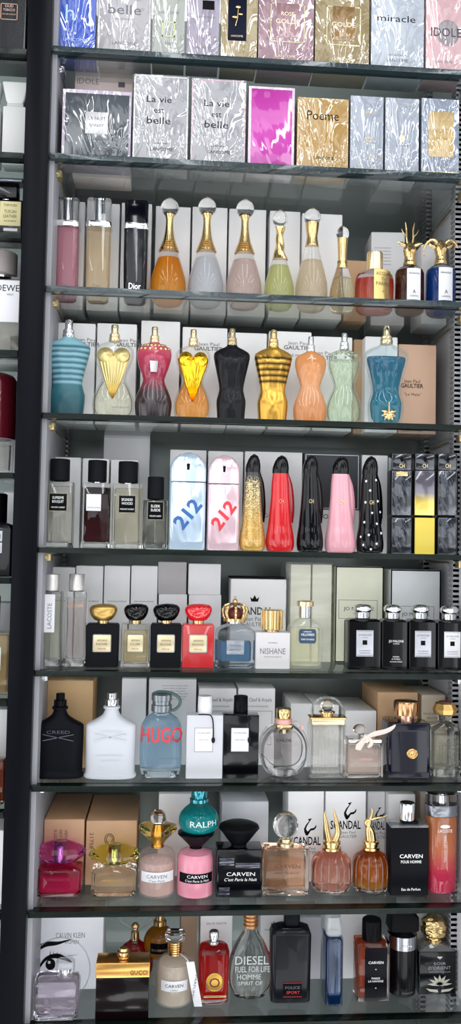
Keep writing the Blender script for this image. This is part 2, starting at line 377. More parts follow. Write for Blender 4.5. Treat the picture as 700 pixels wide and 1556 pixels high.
# ------------------------------------------------------------------ wrapped boxes, top shelf
G1 = 'wrapped boxes on the top shelf'; G2 = 'wrapped boxes on the second shelf'
def frame_print(b, x0, x1, z0, z1, t, mat, name='printed_frame', parent=None):
    bm = bmesh.new(); y = b.f
    for a in ((x0, x1, z0, z0+t), (x0, x1, z1-t, z1), (x0, x0+t, z0, z1), (x1-t, x1, z0, z1)):
        add_poly(bm, [(a[0], a[2]), (a[1], a[2]), (a[1], a[3]), (a[0], a[3])], y+.1, .2)
    return b.fin(bm, name, mat, parent)
def bottom_sticker(b, cx=0, mat=None):
    bm = bmesh.new(); y = -b.D*.1
    o = b.box('barcode_sticker', WHITE, cx-11, cx+11, y-5, y+5, -.25, .2, None, .02, .05)
def wrap(b, strength=1):                                # flap folds of the cellophane along the top and bottom edge
    pass
b = crate('electric blue wrapped box, leftmost of the topmost row', 1, 79, 146, -65, .012, .05, foil('1E50C8', .3, 20, .6), G1)
b.text([('h', -6, 66, 24), ('LANCOME', 2, 23, 5, 34), ('PARIS', 2, 14, 2.5)], b.f, solid('A8C4F4', .3))
b = crate('wide silver wrapped box between the electric blue and slim green tinted boxes', 1, 149, 230, -75, .012, .05, foil('B9B5BA'), G1)
b.text([('belle', 0, 75, 15, 50), ('EAU DE PARFUM', 0, 60, 2.5), ('LANCOME', 0, 22, 5, 36)], b.f, INKG); frame_print(b, -39, 39, 3, b.H-3, 1.2, foil('E8D9DC'))
b = crate('slim silver wrapped box with a green tinted print on the top row', 1, 232, 281, -60, .012, .045, foil('B0B3AC'), G1)
b.text([('LANCOME', 0, 74, 4, 30), ('EAU', 0, 26, 4)], b.f, INKG); frame_print(b, -10, 10, 36, 60, 2, solid('BCC49A', .5))
b = crate('slim mauve grey wrapped box with a black square, topmost row', 1, 284, 333, -60, .012, .045, foil('A59AAE'), G1)
b.box('printed_square', INK, -1, 17, b.f-.1, b.f+.2, 82, 96, None, .02, .05); b.text([('EAU DE PARFUM', 5, 70, 2.5), ('LANCOME', 0, 22, 4, 26)], b.f, INKG)
b = crate('beige gold wrapped box with navy panel and gold flower', 1, 336, 391, -55, .012, .05, foil('B39F73'), G1)
pn = b.box('navy_panel', solid('1B2038', .3), -17, 11, b.f-.3, b.f+.2, 36, 110, None, .02, .05)
bm = bmesh.new(); add_tube(bm, [(-6, b.f-1, 58), (-3, b.f-1, 70), (-2, b.f-1, 84)], .9, 8); add_ball(bm, (-2, b.f-1, 88), 4, 1, .3, .6); add_ball(bm, (-7, b.f-1, 72), 4, 1, .3, .5); add_ball(bm, (2, b.f-1, 77), 3.4, 1, .3, .5)
b.fin(bm, 'gold_flower', GOLD, pn); b.text([('LANCOME', -3, 43, 3, 18)], b.f-.5, PGOLD, pn)
for lab, x0, x1, col, pc, t1 in (('dusty rose wrapped box with thin gold frame on the topmost row', 393, 477, 'A8808C', 'B58A90', 'ROSE'), ('olive gold wrapped box with thin gold frame on the topmost row', 479, 561, 'A08A58', '9C7434', '')):
    b = crate(lab, 1, x0, x1, -70, .012, .055, foil(col), G1)
    frame_print(b, -24, 28, 38, 98, 1.3, foil('E9DDA8')); b.box('printed_panel', foil(pc), -15, 19, b.f-.2, b.f+.2, 45, 98, None, .02, .05)
    b.text([(t1 or ' .', 2, 82, 6), ('GOLDE', 2, 70, 7, 36), ('LANCOME', 0, 16, 4, 30)], b.f-.4, solid('F0E6C0', .4))
b = crate('tall pale silver blue wrapped box with small lowercase word, topmost row', 1, 564, 644, -70, .012, .055, foil('BFC7D4'), G1)
b.text([('miracle', -2, 84, 10, 58)], b.f, solid('2A2C34', .5)); b.text([('EAU DE PARFUM', 0, 28, 2.5), ('LANCOME', 0, 20, 5, 32)], b.f, INKG)
b = crate('pale pink wrapped box with large grey disc, topmost row', 1, 647, 702, -70, .012, .05, foil('E3B7BC'), G1)
b.poly('printed_disc', [foil('9A8F96')][0], [[(6+17*cos(a), 66+20*sin(a)) for a in (2*PI*i/40 for i in range(40))]], b.f+.1, .3)
b.text([('IDOLE', 3, 67, 13, 46)], b.f-.5, solid('40363C', .4)); b.text([('LANCOME', 0, 22, 4, 26)], b.f, INKG)

# ------------------------------------------------------------------ wrapped boxes, second shelf
b = crate('square dark silver wrapped box with lilac border and white square print', 2, 94, 199, 137, .012, .05, foil('C6B7CC'), G2)
pn = b.box('dark_front_panel', foil('4A525A', .2, 12, 1.0), -48, 49, b.f-.2, b.f+.2, 9, b.H-6, None, .02, .05)
q = b.box('printed_square', foil('E2E2E6'), -17, 17, b.f-.5, b.f-.1, 42, 76, pn, .02, .05)
b.text([('LA NUIT', 0, 66, 5), ('tresor', 0, 56, 6), ('LANCOME', 4, 18, 6, 30), ('EAU DE PARFUM', 2, 33, 2)], b.f-.7, INKG, q)
b = crate('long white box lying behind the square dark silver box', 2, 112, 200, 110, .075, .05, card('F0DDD8'), G2)
b.text([('IDOLE', -24, b.H-15, 9, 34)], b.f, solid('A58F8F', .5)); b.box('printed_square', INKG, 22, 32, b.f-.2, b.f+.1, b.H-22, b.H-14, None, .02, .05)
for lab, x0, x1, yt, fr in (('silver wrapped box with three centred words and white border', 202, 286, 114, 'E9E4E6'), ('silver wrapped box with three centred words and pink border', 290, 373, 120, 'E4B9C6')):
    b = crate(lab, 2, x0, x1, yt, .012, .055, foil('A9A8AE'), G2)
    frame_print(b, -b.hw+1, b.hw-1, 2, b.H-2, 1.6, foil(fr))
    b.text([('La vie', -3, b.H-38, 10, 38), ('est', -3, b.H-55, 9), ('belle', -3, b.H-71, 11, 36), ('EAU DE PARFUM', 0, 32, 2), ('LANCOME', 2, 23, 5, 34)], b.f, solid('2A2A30', .5))
b = crate('bright magenta wrapped box with white border', 2, 377, 447, 132, .012, .05, foil('E9D5E4'), G2)
b.box('magenta_panel', foil('D835B8', .3, 9, .25), -31, 31, b.f-.2, b.f+.2, 6, b.H-4, None, .02, .05)
b = crate('golden yellow wrapped box between the magenta and blue grey boxes', 2, 451, 529, 149, .012, .05, foil('B98F3E'), G2)
b.text([('Poeme', 0, b.H-27, 14, 48), ('LANCOME', 2, 22, 5, 30)], b.f, solid('35281E', .5)); frame_print(b, -38, 38, 2, b.H-1, 1, foil('D8B778'))
b = crate('slim blue grey wrapped box with gold speckled foot', 2, 532, 582, 146, .012, .045, foil('A0A8B8'), G2)
bm = bmesh.new()
for _ in range(90):
    x = random.uniform(-22, 22); z = random.random()**2*30+3; r = random.uniform(.4, 1)
    add_poly(bm, [(x+r*cos(a), z+r*sin(a)) for a in (0, 1.26, 2.5, 3.8, 5)], b.f+.1, .3)
tag(b.fin(bm, 'gold_speckles', GOLD), None, None, None, 'stuff')
b.text([('LA NUIT', 3, b.H-25, 4, 16), ('o', 3, 56, 12)], b.f, solid('C2AA6A', .3, .6))
b = crate('slim blue grey wrapped box with one small gold emblem', 2, 585, 636, 149, .012, .045, foil('A3AAB9'), G2)
b.balls('gold_emblem', PGOLD, [((0, b.f, 58), 5, .9, .1, 1.3)]); b.text([('LANCOME', 0, 46, 2.5, 18)], b.f, INKG)
b = crate('blue grey wrapped box with gold front panel and gold foot band', 2, 640, 697, 150, .012, .045, foil('8C96AA'), G2)
b.box('gold_panel', foil('D8B87C'), -18, 20, b.f-.2, b.f+.2, 32, 101, None, .02, .05); b.box('gold_foot_band', foil('E2CF9C'), -28, 28, b.f-.2, b.f+.2, 1, 10, None, .02, .05)
b.text([('NUIT', 1, 72, 7), ('LANCOME', 1, 60, 3)], b.f-.4, solid('9C7A44', .4))

# ------------------------------------------------------------------ third shelf: cartons
WB = card('EDECEF', .02); WB2 = card('F5F4F6', .02); KR = card('C8A27C', .06)
G3 = 'plain cartons behind the bottles on the third shelf'
for lab, x0, x1, yt in (('white carton behind the rose pink bottle with mirror band', 84, 127, 306), ('white carton behind the honey coloured bottle with mirror band', 133, 180, 309),
    ('white carton behind the black bottle with mirror band', 183, 229, 309), ('white carton behind the amber teardrop bottle', 235, 288, 314),
    ('white carton behind the milky white teardrop bottle', 291, 344, 315), ('white carton behind the pale pink teardrop bottle', 347, 403, 318),
    ('white carton behind the small pale green teardrop bottle', 409, 455, 321), ('white carton behind the tall pale champagne bottle', 458, 519, 325)):
    b = crate(lab, 3, x0, x1, yt, .125, .07, WB2, G3)
crate('low brown carton behind the smallest ball stopper bottle', 3, 522, 556, 396, .13, .06, KR, G3)
b = crate('grey white carton turned sideways behind the reddish gold labelled bottle', 3, 566, 616, 353, .15, .08, WB, G3, rot=-4)
b.text([('EAU DE PARFUM', -8, b.H-24-i*5, 1.8, 24) for i in range(6)], b.f, INKG)
crate('white carton behind the blue bottle with ram head', 3, 640, 678, 372, .13, .07, WB2, G3)

# ------------------------------------------------------------------ third shelf: bottles
def addict(lab, x0, x1, yt, liq, dark=False):
    it = Item(lab, 3, x0, x1, yt, .075, 36, 156, 'square glass sticks with mirror bands')
    sh = clear('EDF3F2', 1.1, .03) if not dark else None
    it.loft('glass_body', clear('EEF2F4', 1, .05) if not dark else solid('080B18', .1, 0, 1), [(0, 12, 10, .4), (3, 15.5, 13, .4), (14, 17, 14.5, .4), (60, 17.8, 15, .4), (148, 18, 15, .4), (150, 17, 14, .4)])
    if not dark:
        it.loft('liquid', liq, [(8, 12, 10, .5), (16, 14.5, 12, .5), (106, 15.5, 12.8, .5)])
        it.loft('cap_core', crystal('FFFFFF', 1.3), rd([(116, 8), (147, 8), (150, 6)]))
    it.loft('mirror_band', CHROME, [(107, 18.6, 15.6, .4), (108, 19, 16, .4), (115, 19, 16, .4), (116, 18.6, 15.6, .4)])
    it.loft('inner_tube', solid('C8CBD0', .1, 1) if not dark else solid('A0A4AC', .1, 1), rd([(117, 5), (150, 5)])) if not dark else None
    it.rnd('cap', CHROME, [(148, 9), (150, 9.5), (152, 8), (154, 5.5), (155.5, 3), (156, .3)])
    if dark:
        it.text([('Dior', 0, 22, 9, 18)], -15.6, SILVER)
        it.loft('glass_sheath', clear('D8DCE4', .5, 0), [(0, 13, 11, .4), (3, 16.5, 14, .4), (60, 18.4, 15.5, .4), (106, 18.6, 15.6, .4)])
    else: it.text([('Dior', 0, 20, 5, 10)], -15.6, INKG)
addict('rose pink square glass bottle with mirror band and steel knob', 82, 118, 299, juice('F2A9BC', .35))
addict('honey coloured square glass bottle with mirror band and steel knob', 130, 167, 300, juice('F2D3A0', .3))
addict('black square glass bottle with mirror band and steel knob', 187, 223, 303, None, True)
GJ = 'teardrop bottles with glass ball stoppers'
def jadore(lab, x0, x1, yt, liq, kind='bell', W=53, fill=80, hz='FFFFFF', haze=.05):
    it = Item(lab, 3, x0, x1, yt, .080, 54, 166, GJ)
    prof = [(0, 12), (1.5, 18), (6, 22.5), (14, 25.5), (27, 27), (42, 25.8), (58, 21.5), (72, 17), (84, 13.2)]
    if kind == 'collar': prof = [(0, 12), (1.5, 18), (6, 22.5), (14, 25.5), (27, 27), (44, 26), (62, 22), (80, 17), (98, 12.5), (112, 9.5), (120, 9)]
    if kind == 'small': prof = [(0, 12), (1.5, 20), (6, 24), (14, 26.5), (30, 27), (46, 25), (64, 20), (80, 14.5), (92, 11), (98, 11)]
    it.loft('glass_body', clear('F6F6F4', 1.0, haze, hz=hz), spl(rd(prof)))
    q = [(z+3 if z < 3 else z, max(r-2.2, 2)) for z, r in prof if z <= fill]
    it.loft('liquid', liq, spl(rd(q)))
    if kind == 'bell':
        it.loft('gold_neck', GOLD, spl(rd([(83, 15), (88, 13.5), (98, 10.2), (110, 7.5), (124, 5.8), (136, 6), (143, 8.5)]), 4))
        bm = bmesh.new()
        for k in range(5): add_loft(bm, rd([(84+k*3.4-.9, 14.6-k*1.2), (84+k*3.4, 15.9-k*1.25), (84+k*3.4+.9, 14.4-k*1.2)]), 32)
        it.fin(bm, 'gold_rings', GOLD)
    elif kind == 'twist':
        def tw(x, y, z): a = z*.12; r = 1+.12*sin(3*math.atan2(y, x)+z*.25); return (x*r, y*r, z)
        it.loft('gold_neck', GOLD, spl(rd([(83, 14), (90, 11), (100, 8.5), (115, 7), (128, 6.5), (138, 9)]), 8), f=tw)
    else:
        z0 = 104 if kind == 'collar' else 84
        it.loft('gold_neck', GOLD, spl(rd([(z0, 11.5), (z0+5, 10.5), (z0+16, 9), (132, 10.5), (142, 11.5)]), 4))
        it.rnd('dip_tube', clear('E8E8E4', 1, .2), [(18, 1), (z0, 1)], n=8)
    it.balls('ball_stopper', crystal(), [((0, 0, 152), 14, 1, 1, .97)])
    it.rnd('stopper_disc', CHROME, [(163.5, 6), (165.5, 5.5), (166, 3)])
    return it
jadore('amber gold teardrop bottle with ringed gold neck and ball stopper', 228, 282, 302, juice('F2B84E', .5, [(0, 'FFC040'), (1, 'F09418')], .085))
jadore('milky white teardrop bottle with ringed gold neck and ball stopper', 285, 339, 301, juice('DCDDE3', .75))
jadore('pale pink teardrop bottle with ringed gold neck and ball stopper', 343, 397, 304, juice('EBD3CC', .5))
jadore('small pale green teardrop bottle with twisted gold neck', 401, 446, 320, juice('E2E3A0', .4), 'twist', fill=75)
jadore('tall champagne teardrop bottle with short gold collar', 448, 497, 317, juice('F0DFC4', .4), 'collar', fill=90)
jadore('smallest ball stopper bottle, clear honey glass with gold collar', 500, 538, 344, juice('EBDDB0', .3), 'small', fill=70)

it = Item('reddish clear bottle with gold label and plain gold cylinder cap', 3, 539, 597, 385, .075, 58, 84)
sh = [(0, 24, 17, 2.3), (3, 27, 19, 2.3), (30, 29, 20, 2.2), (46, 28.5, 20, 2.3), (53, 26, 18, 2.3), (57, 20, 14, 2.2), (59, 12, 11, 2)]
it.loft('glass_body', clear('FBF0EE', 1.1, .04), spl(sh, 4)); it.loft('liquid', juice('E88A72', .4, [(0, 'F29A7A'), (1, 'D84A34')], .05), spl([(7, 22, 14, 2.3), (12, 25, 17, 2.3), (30, 26.5, 17.5, 2.3), (46, 26, 17.5, 2.3)], 4))
it.rnd('cap', PGOLD, [(58, 11), (59, 12.5), (82, 12.5), (84, 11.8)])
lb = it.label(solid('D6BE7C', .35, .8), -5, 24, 14, 56, -19.8, 1, bend=26)
it.text([('ACQUA', 9, 50, 4.5), ('DI', 9, 43, 4.5), ('PARMA', 9, 36, 5), ('*', 9, 24, 6)], -21.2, solid('7A6028', .5), lb, bend=27)
def penha(lab, x0, x1, yt, liq, H0, head):
    it = Item(lab, 3, x0, x1, yt, .075, 43, H0, 'round bottles with golden animal heads')
    it.rnd('glass_body', clear('F2F4F6', 1.1, .04), [(0, 16), (2, 20), (5, 21.5), (55, 21.5), (60, 20), (64, 15), (66, 10)])
    it.rnd('liquid', liq, [(13, 18), (15, 19.5), (57, 19.3), (59, 17)])
    lb = it.label(WHITE, -9.5, 11.5, 15, 58, -21.6, .5, bend=22)
    it.text([('PENHALIGON', 1, 51, 2.4, 16), ('A', 1, 26, 5), ('LONDON', 1, 20, 2)], -22.4, INK, lb, bend=22.6)
    cp = it.loft('animal_head_cap', GOLD, spl([(66, 10.5, 10.5, 2), (72, 9, 9, 2), (78, 7.5, 7.5, 2), (84, 8.5, 8.5, 2), (90, 9.5, 8.5, 2), (96, 7, 7, 2), (100, 3, 3, 2)], 3),
        f=lambda x, y, z: (x*(1+.06*sin(z*1.7+x)), y*(1+.06*sin(z*2.1)), z))
    bm = bmesh.new(); add_tube(bm, [(0, -2, 92), (0, -9, 88), (0, -15, 83)], [6, 5, 3.2], 12); it.fin(bm, 'muzzle', GOLD, cp)
    if head == 'deer':
        for s in (-1, 1):
            it.tube('antler', GOLD, cr([(s*3, 0, 96), (s*5, 0, 106), (s*5, 1, 118), (s*7, 0, 128)], 4), [1.6]*9+[1.4, 1.2, .9, .5], cp, 8)
            it.tube('antler_tine', GOLD, [(s*5, 0, 108), (s*10, -1, 112), (s*13, -1, 118)], [1.2, 1, .4], cp, 8)
            it.tube('ear', GOLD, [(s*6, 0, 95), (s*12, 0, 98), (s*19, 0, 100)], [2, 3.2, .5], cp, 8, .5)
    else:
        for s in (-1, 1):
            it.tube('horn', GOLD, [(s*(5+9*(1-cos(t))*.9+3*t*.5), -3*sin(t), 92+9*sin(t*1.1)-t*1.0) for t in (i*.35 for i in range(13))], [3.4-.23*i for i in range(13)], cp, 10)
            it.tube('ear', GOLD, [(s*7, 0, 90), (s*14, 0, 92), (s*19, 0, 97)], [1.8, 2.6, .5], cp, 8, .5)
penha('dark amber bottle capped by a golden stag head with antlers', 600, 643, 338, juice('5A2616', .5), 128, 'deer')
penha('deep blue bottle capped by a golden ram head', 647, 691, 362, juice('1048A0', .55), 103, 'ram')

# ------------------------------------------------------------------ fourth shelf: torso bottles
G4 = 'cartons behind the torso bottles'
def gau(b, cx, z, w, mat=INK, k=1):
    b.text([('Jean Paul', cx, z+7*k, 5*k, w*.72)], b.f, mat); b.text([('GAULTIER', cx, z, 6*k, w)], b.f, mat, bold=.02)
for lab, x0, x1, yt, cx in (('white carton behind the teal striped male torso bottle', 78, 143, 491, 18), ('white carton behind the clear bottle with golden corset', 146, 206, 492, 18), ('white carton behind the burgundy female torso bottle', 213, 272, 488, None),
    ('white carton behind the amber bottle with golden corset', 276, 344, 498, 6), ('white carton behind the gold and black striped male torso bottle', 408, 472, 504, 12), ('white carton behind the green glass female torso bottle', 475, 534, 512, -14),
    ('white carton behind the black male torso bottle', 346, 404, 506, None), ('white carton behind the teal glass male torso bottle', 554, 603, 512, None)):
    b = crate(lab, 4, x0, x1, yt, .105, .07, WB2, G4)
    if cx is not None: gau(b, cx, b.H-32 if x0 != 408 else b.H-24, 44, INKG)
    if x0 == 408: b.text([("'LE MALE'", 12, b.H-36, 3.5, 30)], b.f, INKG)
b = crate('large kraft brown carton at the right end beside the side wall', 4, 605, 662, 524, .11, .08, card('CDA68C', .05), G4)
gau(b, -8, b.H-62, 34, solid('3A2A24', .6)); b.text([('"Le Male"', -7, b.H-75, 4, 26)], b.f, solid('3A2A24', .6)); b.text([('EAU DE TOILETTE', -12, 9, 2.6, 26), ('VAPORISATEUR NATURAL SPRAY', -8, 4, 2, 34)], b.f, solid('3A2A24', .6))
crate('narrow kraft carton between green and teal glass torso bottles', 4, 537, 552, 516, .13, .06, KR, G4)

GT = 'torso shaped perfume bottles'
def stripes(z0, z1, n, A, B, H, s, rough, metal, lowA):
    st = [(0, lowA)]; d = (z1-z0)/n
    for k in range(n):
        st += [((z0+k*d)/H, A), ((z0+k*d+d*.45)/H, B)]
    st += [(z1/H, A)]
    return st
def male(lab, x0, x1, yt, mat_fn, pumpmat, liquid=None, H0=145, Yc=.05):
    it = Item(lab, 4, x0, x1, yt, Yc, 66, H0, GT)
    R = [(0, 21, 13, 2.5), (1.5, 24, 15, 2.5), (16, 25.5, 16, 2.5), (34, 26.5, 16.5, 2.4), (45, 23.5, 14, 2.4), (52, 22, 13, 2.4), (64, 24, 14, 2.4), (80, 28, 16, 2.5), (96, 32, 17, 2.6), (103, 33, 15, 2.5), (108, 31, 13, 2.3), (113, 22, 11, 2.2), (117, 12, 9, 2), (121, 8.5, 8.5, 2)]
    def f(x, y, z):
        if y < 0:
            g = -3.2*math.exp(-((abs(x)-12)/9)**2-((z-92)/10)**2)                     # chest
            g += 3.0*math.exp(-(x/3.2)**2)*max(0, 1-z/26)                           # gap between the thighs
            g += -1.6*math.exp(-((abs(x)-7)/5)**2-((z-68)/12)**2) - 2.4*math.exp(-(x/7)**2-((z-28)/8)**2)
            y += g
        return (x, y, z)
    it.loft('body', mat_fn(it), spl(R, 5), f=f, n=48)
    if liquid: it.loft('liquid', liquid, spl([(8, 18, 10, 2.4), (14, 21, 12.5, 2.4), (34, 23, 13, 2.4), (52, 18.5, 10, 2.4), (80, 24, 12.5, 2.4), (96, 28.5, 13.5, 2.5), (100, 28, 12.5, 2.5)], 5), n=48)
    it.pump(119, 7, H0-119, pumpmat)
    return it
def sz(it, st): return [(p, c) for p, c in st]
def teal_mat(it):
    st = stripes(52, 108, 7, '7FB0BE', '184C58', 121, 1, .4, 0, '1D5A63')
    return banded([(0, '103C46'), (.40, '24626E')] + [(a, b) for a, b in st[1:]], 121*it.sz, .38)
it = male('teal male torso bottle with pale blue stripes', 68, 135, 487, teal_mat, SILVER)
male('matt black male torso bottle with steel pump', 323, 378, 500, lambda it: solid('14151D', .32, 0, .3), solid('B9A98A', .25, 1))
bm_ = None
def gold_mat(it):
    st = stripes(60, 104, 5, 'D9A84E', '1A1410', 121, 1, .3, 1, 'D9A84E'); return banded([(0, 'C99A44')]+st[1:], 121*it.sz, .25, .85)
male('golden male torso bottle with black stripes on the chest', 385, 442, 502, gold_mat, GOLD)
it = male('teal blue glass male torso bottle with golden leaf', 552, 619, 496, lambda it: clear('E4F2F4', 1.2, .03), solid('C8BEA0', .2, 1), juice('0A7C98', .5, [(0, '1090A8'), (1, '066C8C')], .1))
bm = bmesh.new()
for k in range(7):
    a = -PI/2+(k-3)*.62; add_tube(bm, [(0, -18, 18), (5*cos(a), -19.5, 18+6*sin(a)), (11*cos(a), -18.5, 18+12*sin(a))], [1.2, 3, .4], 8, .4)
add_tube(bm, [(0, -18.5, 18), (0, -19, 34)], [1.4, .8], 8); it.fin(bm, 'gold_leaf', GOLD)
it.rnd('dip_tube', clear('E8E8E4', 1, .3), [(40, 1.2), (121, 1.2)], n=8)
def female(lab, x0, x1, yt, body, pumpmat, liquid=None, liqtop=88, extra=None):
    it = Item(lab, 4, x0, x1, yt, .05, 60, 140, GT)
    R = [(0, 24, 14, 2.3), (2, 27, 16, 2.3), (14, 29, 17, 2.3), (28, 29.5, 17, 2.3), (42, 25, 15, 2.2), (58, 18, 12, 2.2), (66, 18.5, 12, 2.2), (80, 24, 14, 2.3), (94, 27.5, 15, 2.3), (104, 27, 13, 2.3), (110, 22, 11, 2.2), (114, 12, 9, 2), (117, 7.5, 7.5, 2)]
    def f(x, y, z):
        if y < 0:
            y += -6.5*math.exp(-((abs(x)-11.5)/7.5)**2-((z-90)/9)**2) + 2.2*math.exp(-(x/3.5)**2)*max(0, 1-z/28)
        return (x, y, z)
    it.loft('body', body(it) if callable(body) else body, spl(R, 5), f=f, n=48)
    if liquid: it.loft('liquid', liquid, [r for r in spl([(7, 22, 12, 2.3), (14, 26, 14, 2.3), (28, 26.5, 14, 2.3), (42, 22, 12, 2.2), (58, 15, 9, 2.2), (66, 15.5, 9.5, 2.2), (80, 21, 11, 2.3), (94, 24.5, 12, 2.3), (100, 24, 11, 2.3)], 5) if r[0] <= liqtop], f=f, n=48)
    it.pump(115, 6, 25, pumpmat); return it
def corset(it, mat, rib):
    bm = bmesh.new()                                    # fluted cone ending in a point, with two round cups
    for s in (-1, 1):
        add_loft(bm, [(0, 11.5, 11.5, 2), (3, 10.5, 10.5, 2), (7, 6, 6, 2), (9.5, 1.5, 1.5, 2)], 32, f=lambda x, y, z, s=s: (x+s*11.5, -15-z, y+92))
    n = 18
    rows = []
    for j in range(13):
        t = j/12; z = 90-t*62; w = 22*(1-t)**.8+.6; y = -14.5-3*(1-t)-4.5*math.exp(-((z-58)/14)**2)*-.6
        y = -19 + 3.2*math.exp(-((z-60)/16)**2) - 1.5*t
        rows.append([bm.verts.new((-w+2*w*i/n, y+abs(-1+2*i/n)**2*6*(1-t)+(-.9 if i % 2 else 0), z)) for i in range(n+1)]+[bm.verts.new((w-2*w*i/n, y+4+abs(1-2*i/n)**2*5*(1-t), z)) for i in range(n+1)])
    for a, b in zip(rows, rows[1:]):
        m = len(a)
        for i in range(m): bm.faces.new((a[i], a[(i+1) % m], b[(i+1) % m], b[i]))
    bm.faces.new(rows[0]); bm.faces.new(rows[-1][::-1])
    it.fin(bm, 'golden_corset', mat, sharp=25)
it = female('clear glass torso bottle wearing a pale golden corset', 139, 204, 494, clear('F4F6F2', 1.2, .05), PGOLD, juice('EEE9D0', .3), 56); corset(it, solid('DCC88A', .35, .85), 1)
it.text([('GAULTIER DIVINE', 12, 16, 2.5, 24)], -17.8, INKG)
it = female('burgundy female torso bottle with gold beads on the shoulders', 204, 261, 497, lambda it: banded([(0, '1C1016'), (.35, '2A1018'), (.55, '8E1E3E'), (.8, 'A83350'), (1, 'C06070')], 117*it.sz, .2, 0, .35), PGOLD)
bm = bmesh.new()
for k in range(34):
    a = 2*PI*k/17; r = 1 if k < 17 else .72
    add_ball(bm, (24*r*cos(a), 12.5*r*sin(a), 106 if k < 17 else 111), 2.8, 1, 1, 1, 10, 6)
tag(it.fin(bm, 'gold_beads', GOLD), None, None, None, 'stuff'); it.loft('silver_badge', SILVER, [(0, 5, .8, .3, 0, -16.5), (16, 6.5, .8, .3, 0, -18)], f=lambda x, y, z: (x, y, z+70))
it = female('amber glass torso bottle wearing a bright golden corset', 263, 320, 501, clear('F8F4EC', 1.2, .03), PGOLD, juice('EFA33A', .45, [(0, 'F6B850'), (1, 'D97F1E')], .1), 96); corset(it, solid('F0C030', .2, 1), 1)
it = female('peach orange female torso bottle, frosted glass', 445, 496, 512, solid('D9955E', .45, 0, 0, None, .02) if 0 else juice('E8A670', .8, [(0, 'D98A4A'), (.5, 'E6A87C'), (1, 'E09860')], .11, True), SILVER)
it = female('pale green glass female torso bottle with silvery flowered shoulders', 494, 549, 507, clear('EEF6EE', 1.3, .06), SILVER, juice('CCDCBC', .34), 99)
bm = bmesh.new()
for k in range(40):
    a = random.random()*2*PI; r = random.uniform(.35, 1); add_ball(bm, (23*r*cos(a), 11.5*r*sin(a), 114-8*r*r), 2.4, 1, 1, .8, 8, 6)
tag(it.fin(bm, 'shoulder_flowers', solid('C6CDBB', .2, .8)), None, None, None, 'stuff')

# ------------------------------------------------------------------ fifth shelf
G5 = 'cartons behind the bottles on the fifth shelf'
for lab, x0, x1, yt, m in (('white carton behind the leftmost black capped clear bottle', 78, 121, 695, WB2), ('white carton behind the plum coloured bottle', 124, 164, 697, WB2), ('white carton behind the third black capped bottle', 167, 208, 699, WB2),
    ('pale grey carton behind the blue lettered capsule bottle', 257, 312, 684, WB), ('pale grey carton behind the pink lettered capsule bottle', 315, 368, 686, WB), ('grey white carton behind gold glitter and red heel bottles', 371, 458, 687, WB),
    ('dark grey square carton behind black and pink heel bottles', 461, 546, 688, card('3E4048')), ('pale grey carton behind the polka dot heel bottle', 549, 588, 692, WB)):
    b = crate(lab, 5, x0, x1, yt, .115, .07, m, G5)
    if x0 == 461:
        lo_ = b.box('white_lower_front', WB2, -b.hw+1, b.hw-1, b.f-.3, b.f+.2, 2, 64, None, .02, .1); frame_print(b, -b.hw+2, b.hw-2, 66, b.H-3, .8, WB2)
        b.text([('GOOD GIRL', 0, 54, 7, 60)], b.f-.5, INK)
    elif x0 in (371, 549): b.text([('GOOD', 0, 54, 6, 26)], b.f, INKG)
b = crate('tall white carton far behind black capped bottles, highest on its shelf', 5, 156, 226, 662, .205, .06, WB2, G5, rot=0)
GY = 'clear rectangular bottles with black caps'
def ysl(lab, x0, x1, yt, small=False, liq=None, lab_m=None, txt=('SUPREME', 'BOUQUET'), Lb=(-14, 14, 56, 84)):
    H = 138 if not small else 110
    it = Item(lab, 5, x0, x1, yt, .045, 45, H, GY); bt = H-36
    it.loft('glass_body', clear('EEF0EC', 1.3, .04), rbox(-22.5, 22.5, -14, 14, 0, bt, .25, 1.5))
    it.loft('liquid', liq or juice('EAE4D6', .12), rbox(-19, 19, -10, 10, 10, bt-7, .5, 3))
    it.loft('glass_base', crystal(), rbox(-18.5, 18.5, -10, 10, 1.2, 8.5, .5, 1)) 
    it.rnd('neck', SILVER if liq else BLACK, [(bt, 8), (bt+3, 8)])
    it.rnd('cap', BLACKM, [(bt+2, 14), (bt+3, 15), (H-1, 15), (H, 14.2)])
    if not liq: it.rnd('dip_tube', clear('E8E8E4', 1, .3), [(10, 1), (bt, 1)], n=8)
    lb = it.label(lab_m or BLACK, *Lb, -14.1, .6)
    if not lab_m: frame = it.poly('label_border', solid('9A917C', .4, .5), [[(Lb[0], z), (Lb[1], z), (Lb[1], z+.8), (Lb[0], z+.8)] for z in (Lb[2], Lb[3]-.8)]+[[(x, Lb[2]), (x+.8, Lb[2]), (x+.8, Lb[3]), (x, Lb[3])] for x in (Lb[0], Lb[1]-.8)], -14.7, .2, lb)
    zc = (Lb[2]+Lb[3])/2
    it.text([(txt[0], (Lb[0]+Lb[1])/2, zc+7, 4, 17), (txt[1], (Lb[0]+Lb[1])/2, zc+1, 4, 17), ('YVES SAINT LAURENT', (Lb[0]+Lb[1])/2, zc-8, 2.4, 21)], -14.95, INKW if not lab_m else INKG, lb)
    return it
ysl('tall clear bottle with black label and black cap, nearest the left wall', 66, 111, 698)
ysl('plum coloured bottle with white label and black cap', 124, 167, 700, liq=juice('3A1620', .5, [(0, '5A1A22'), (1, '1A0C14')], .1), lab_m=WHITE, txt=('', ''), Lb=(-15, 8, 58, 84))
ysl('tall clear bottle with black label between the plum and the short bottle', 170, 215, 702, txt=('SPLENDID', 'WOOD'), Lb=(-13, 13, 56, 84), liq=juice('D8CCAE', .12))
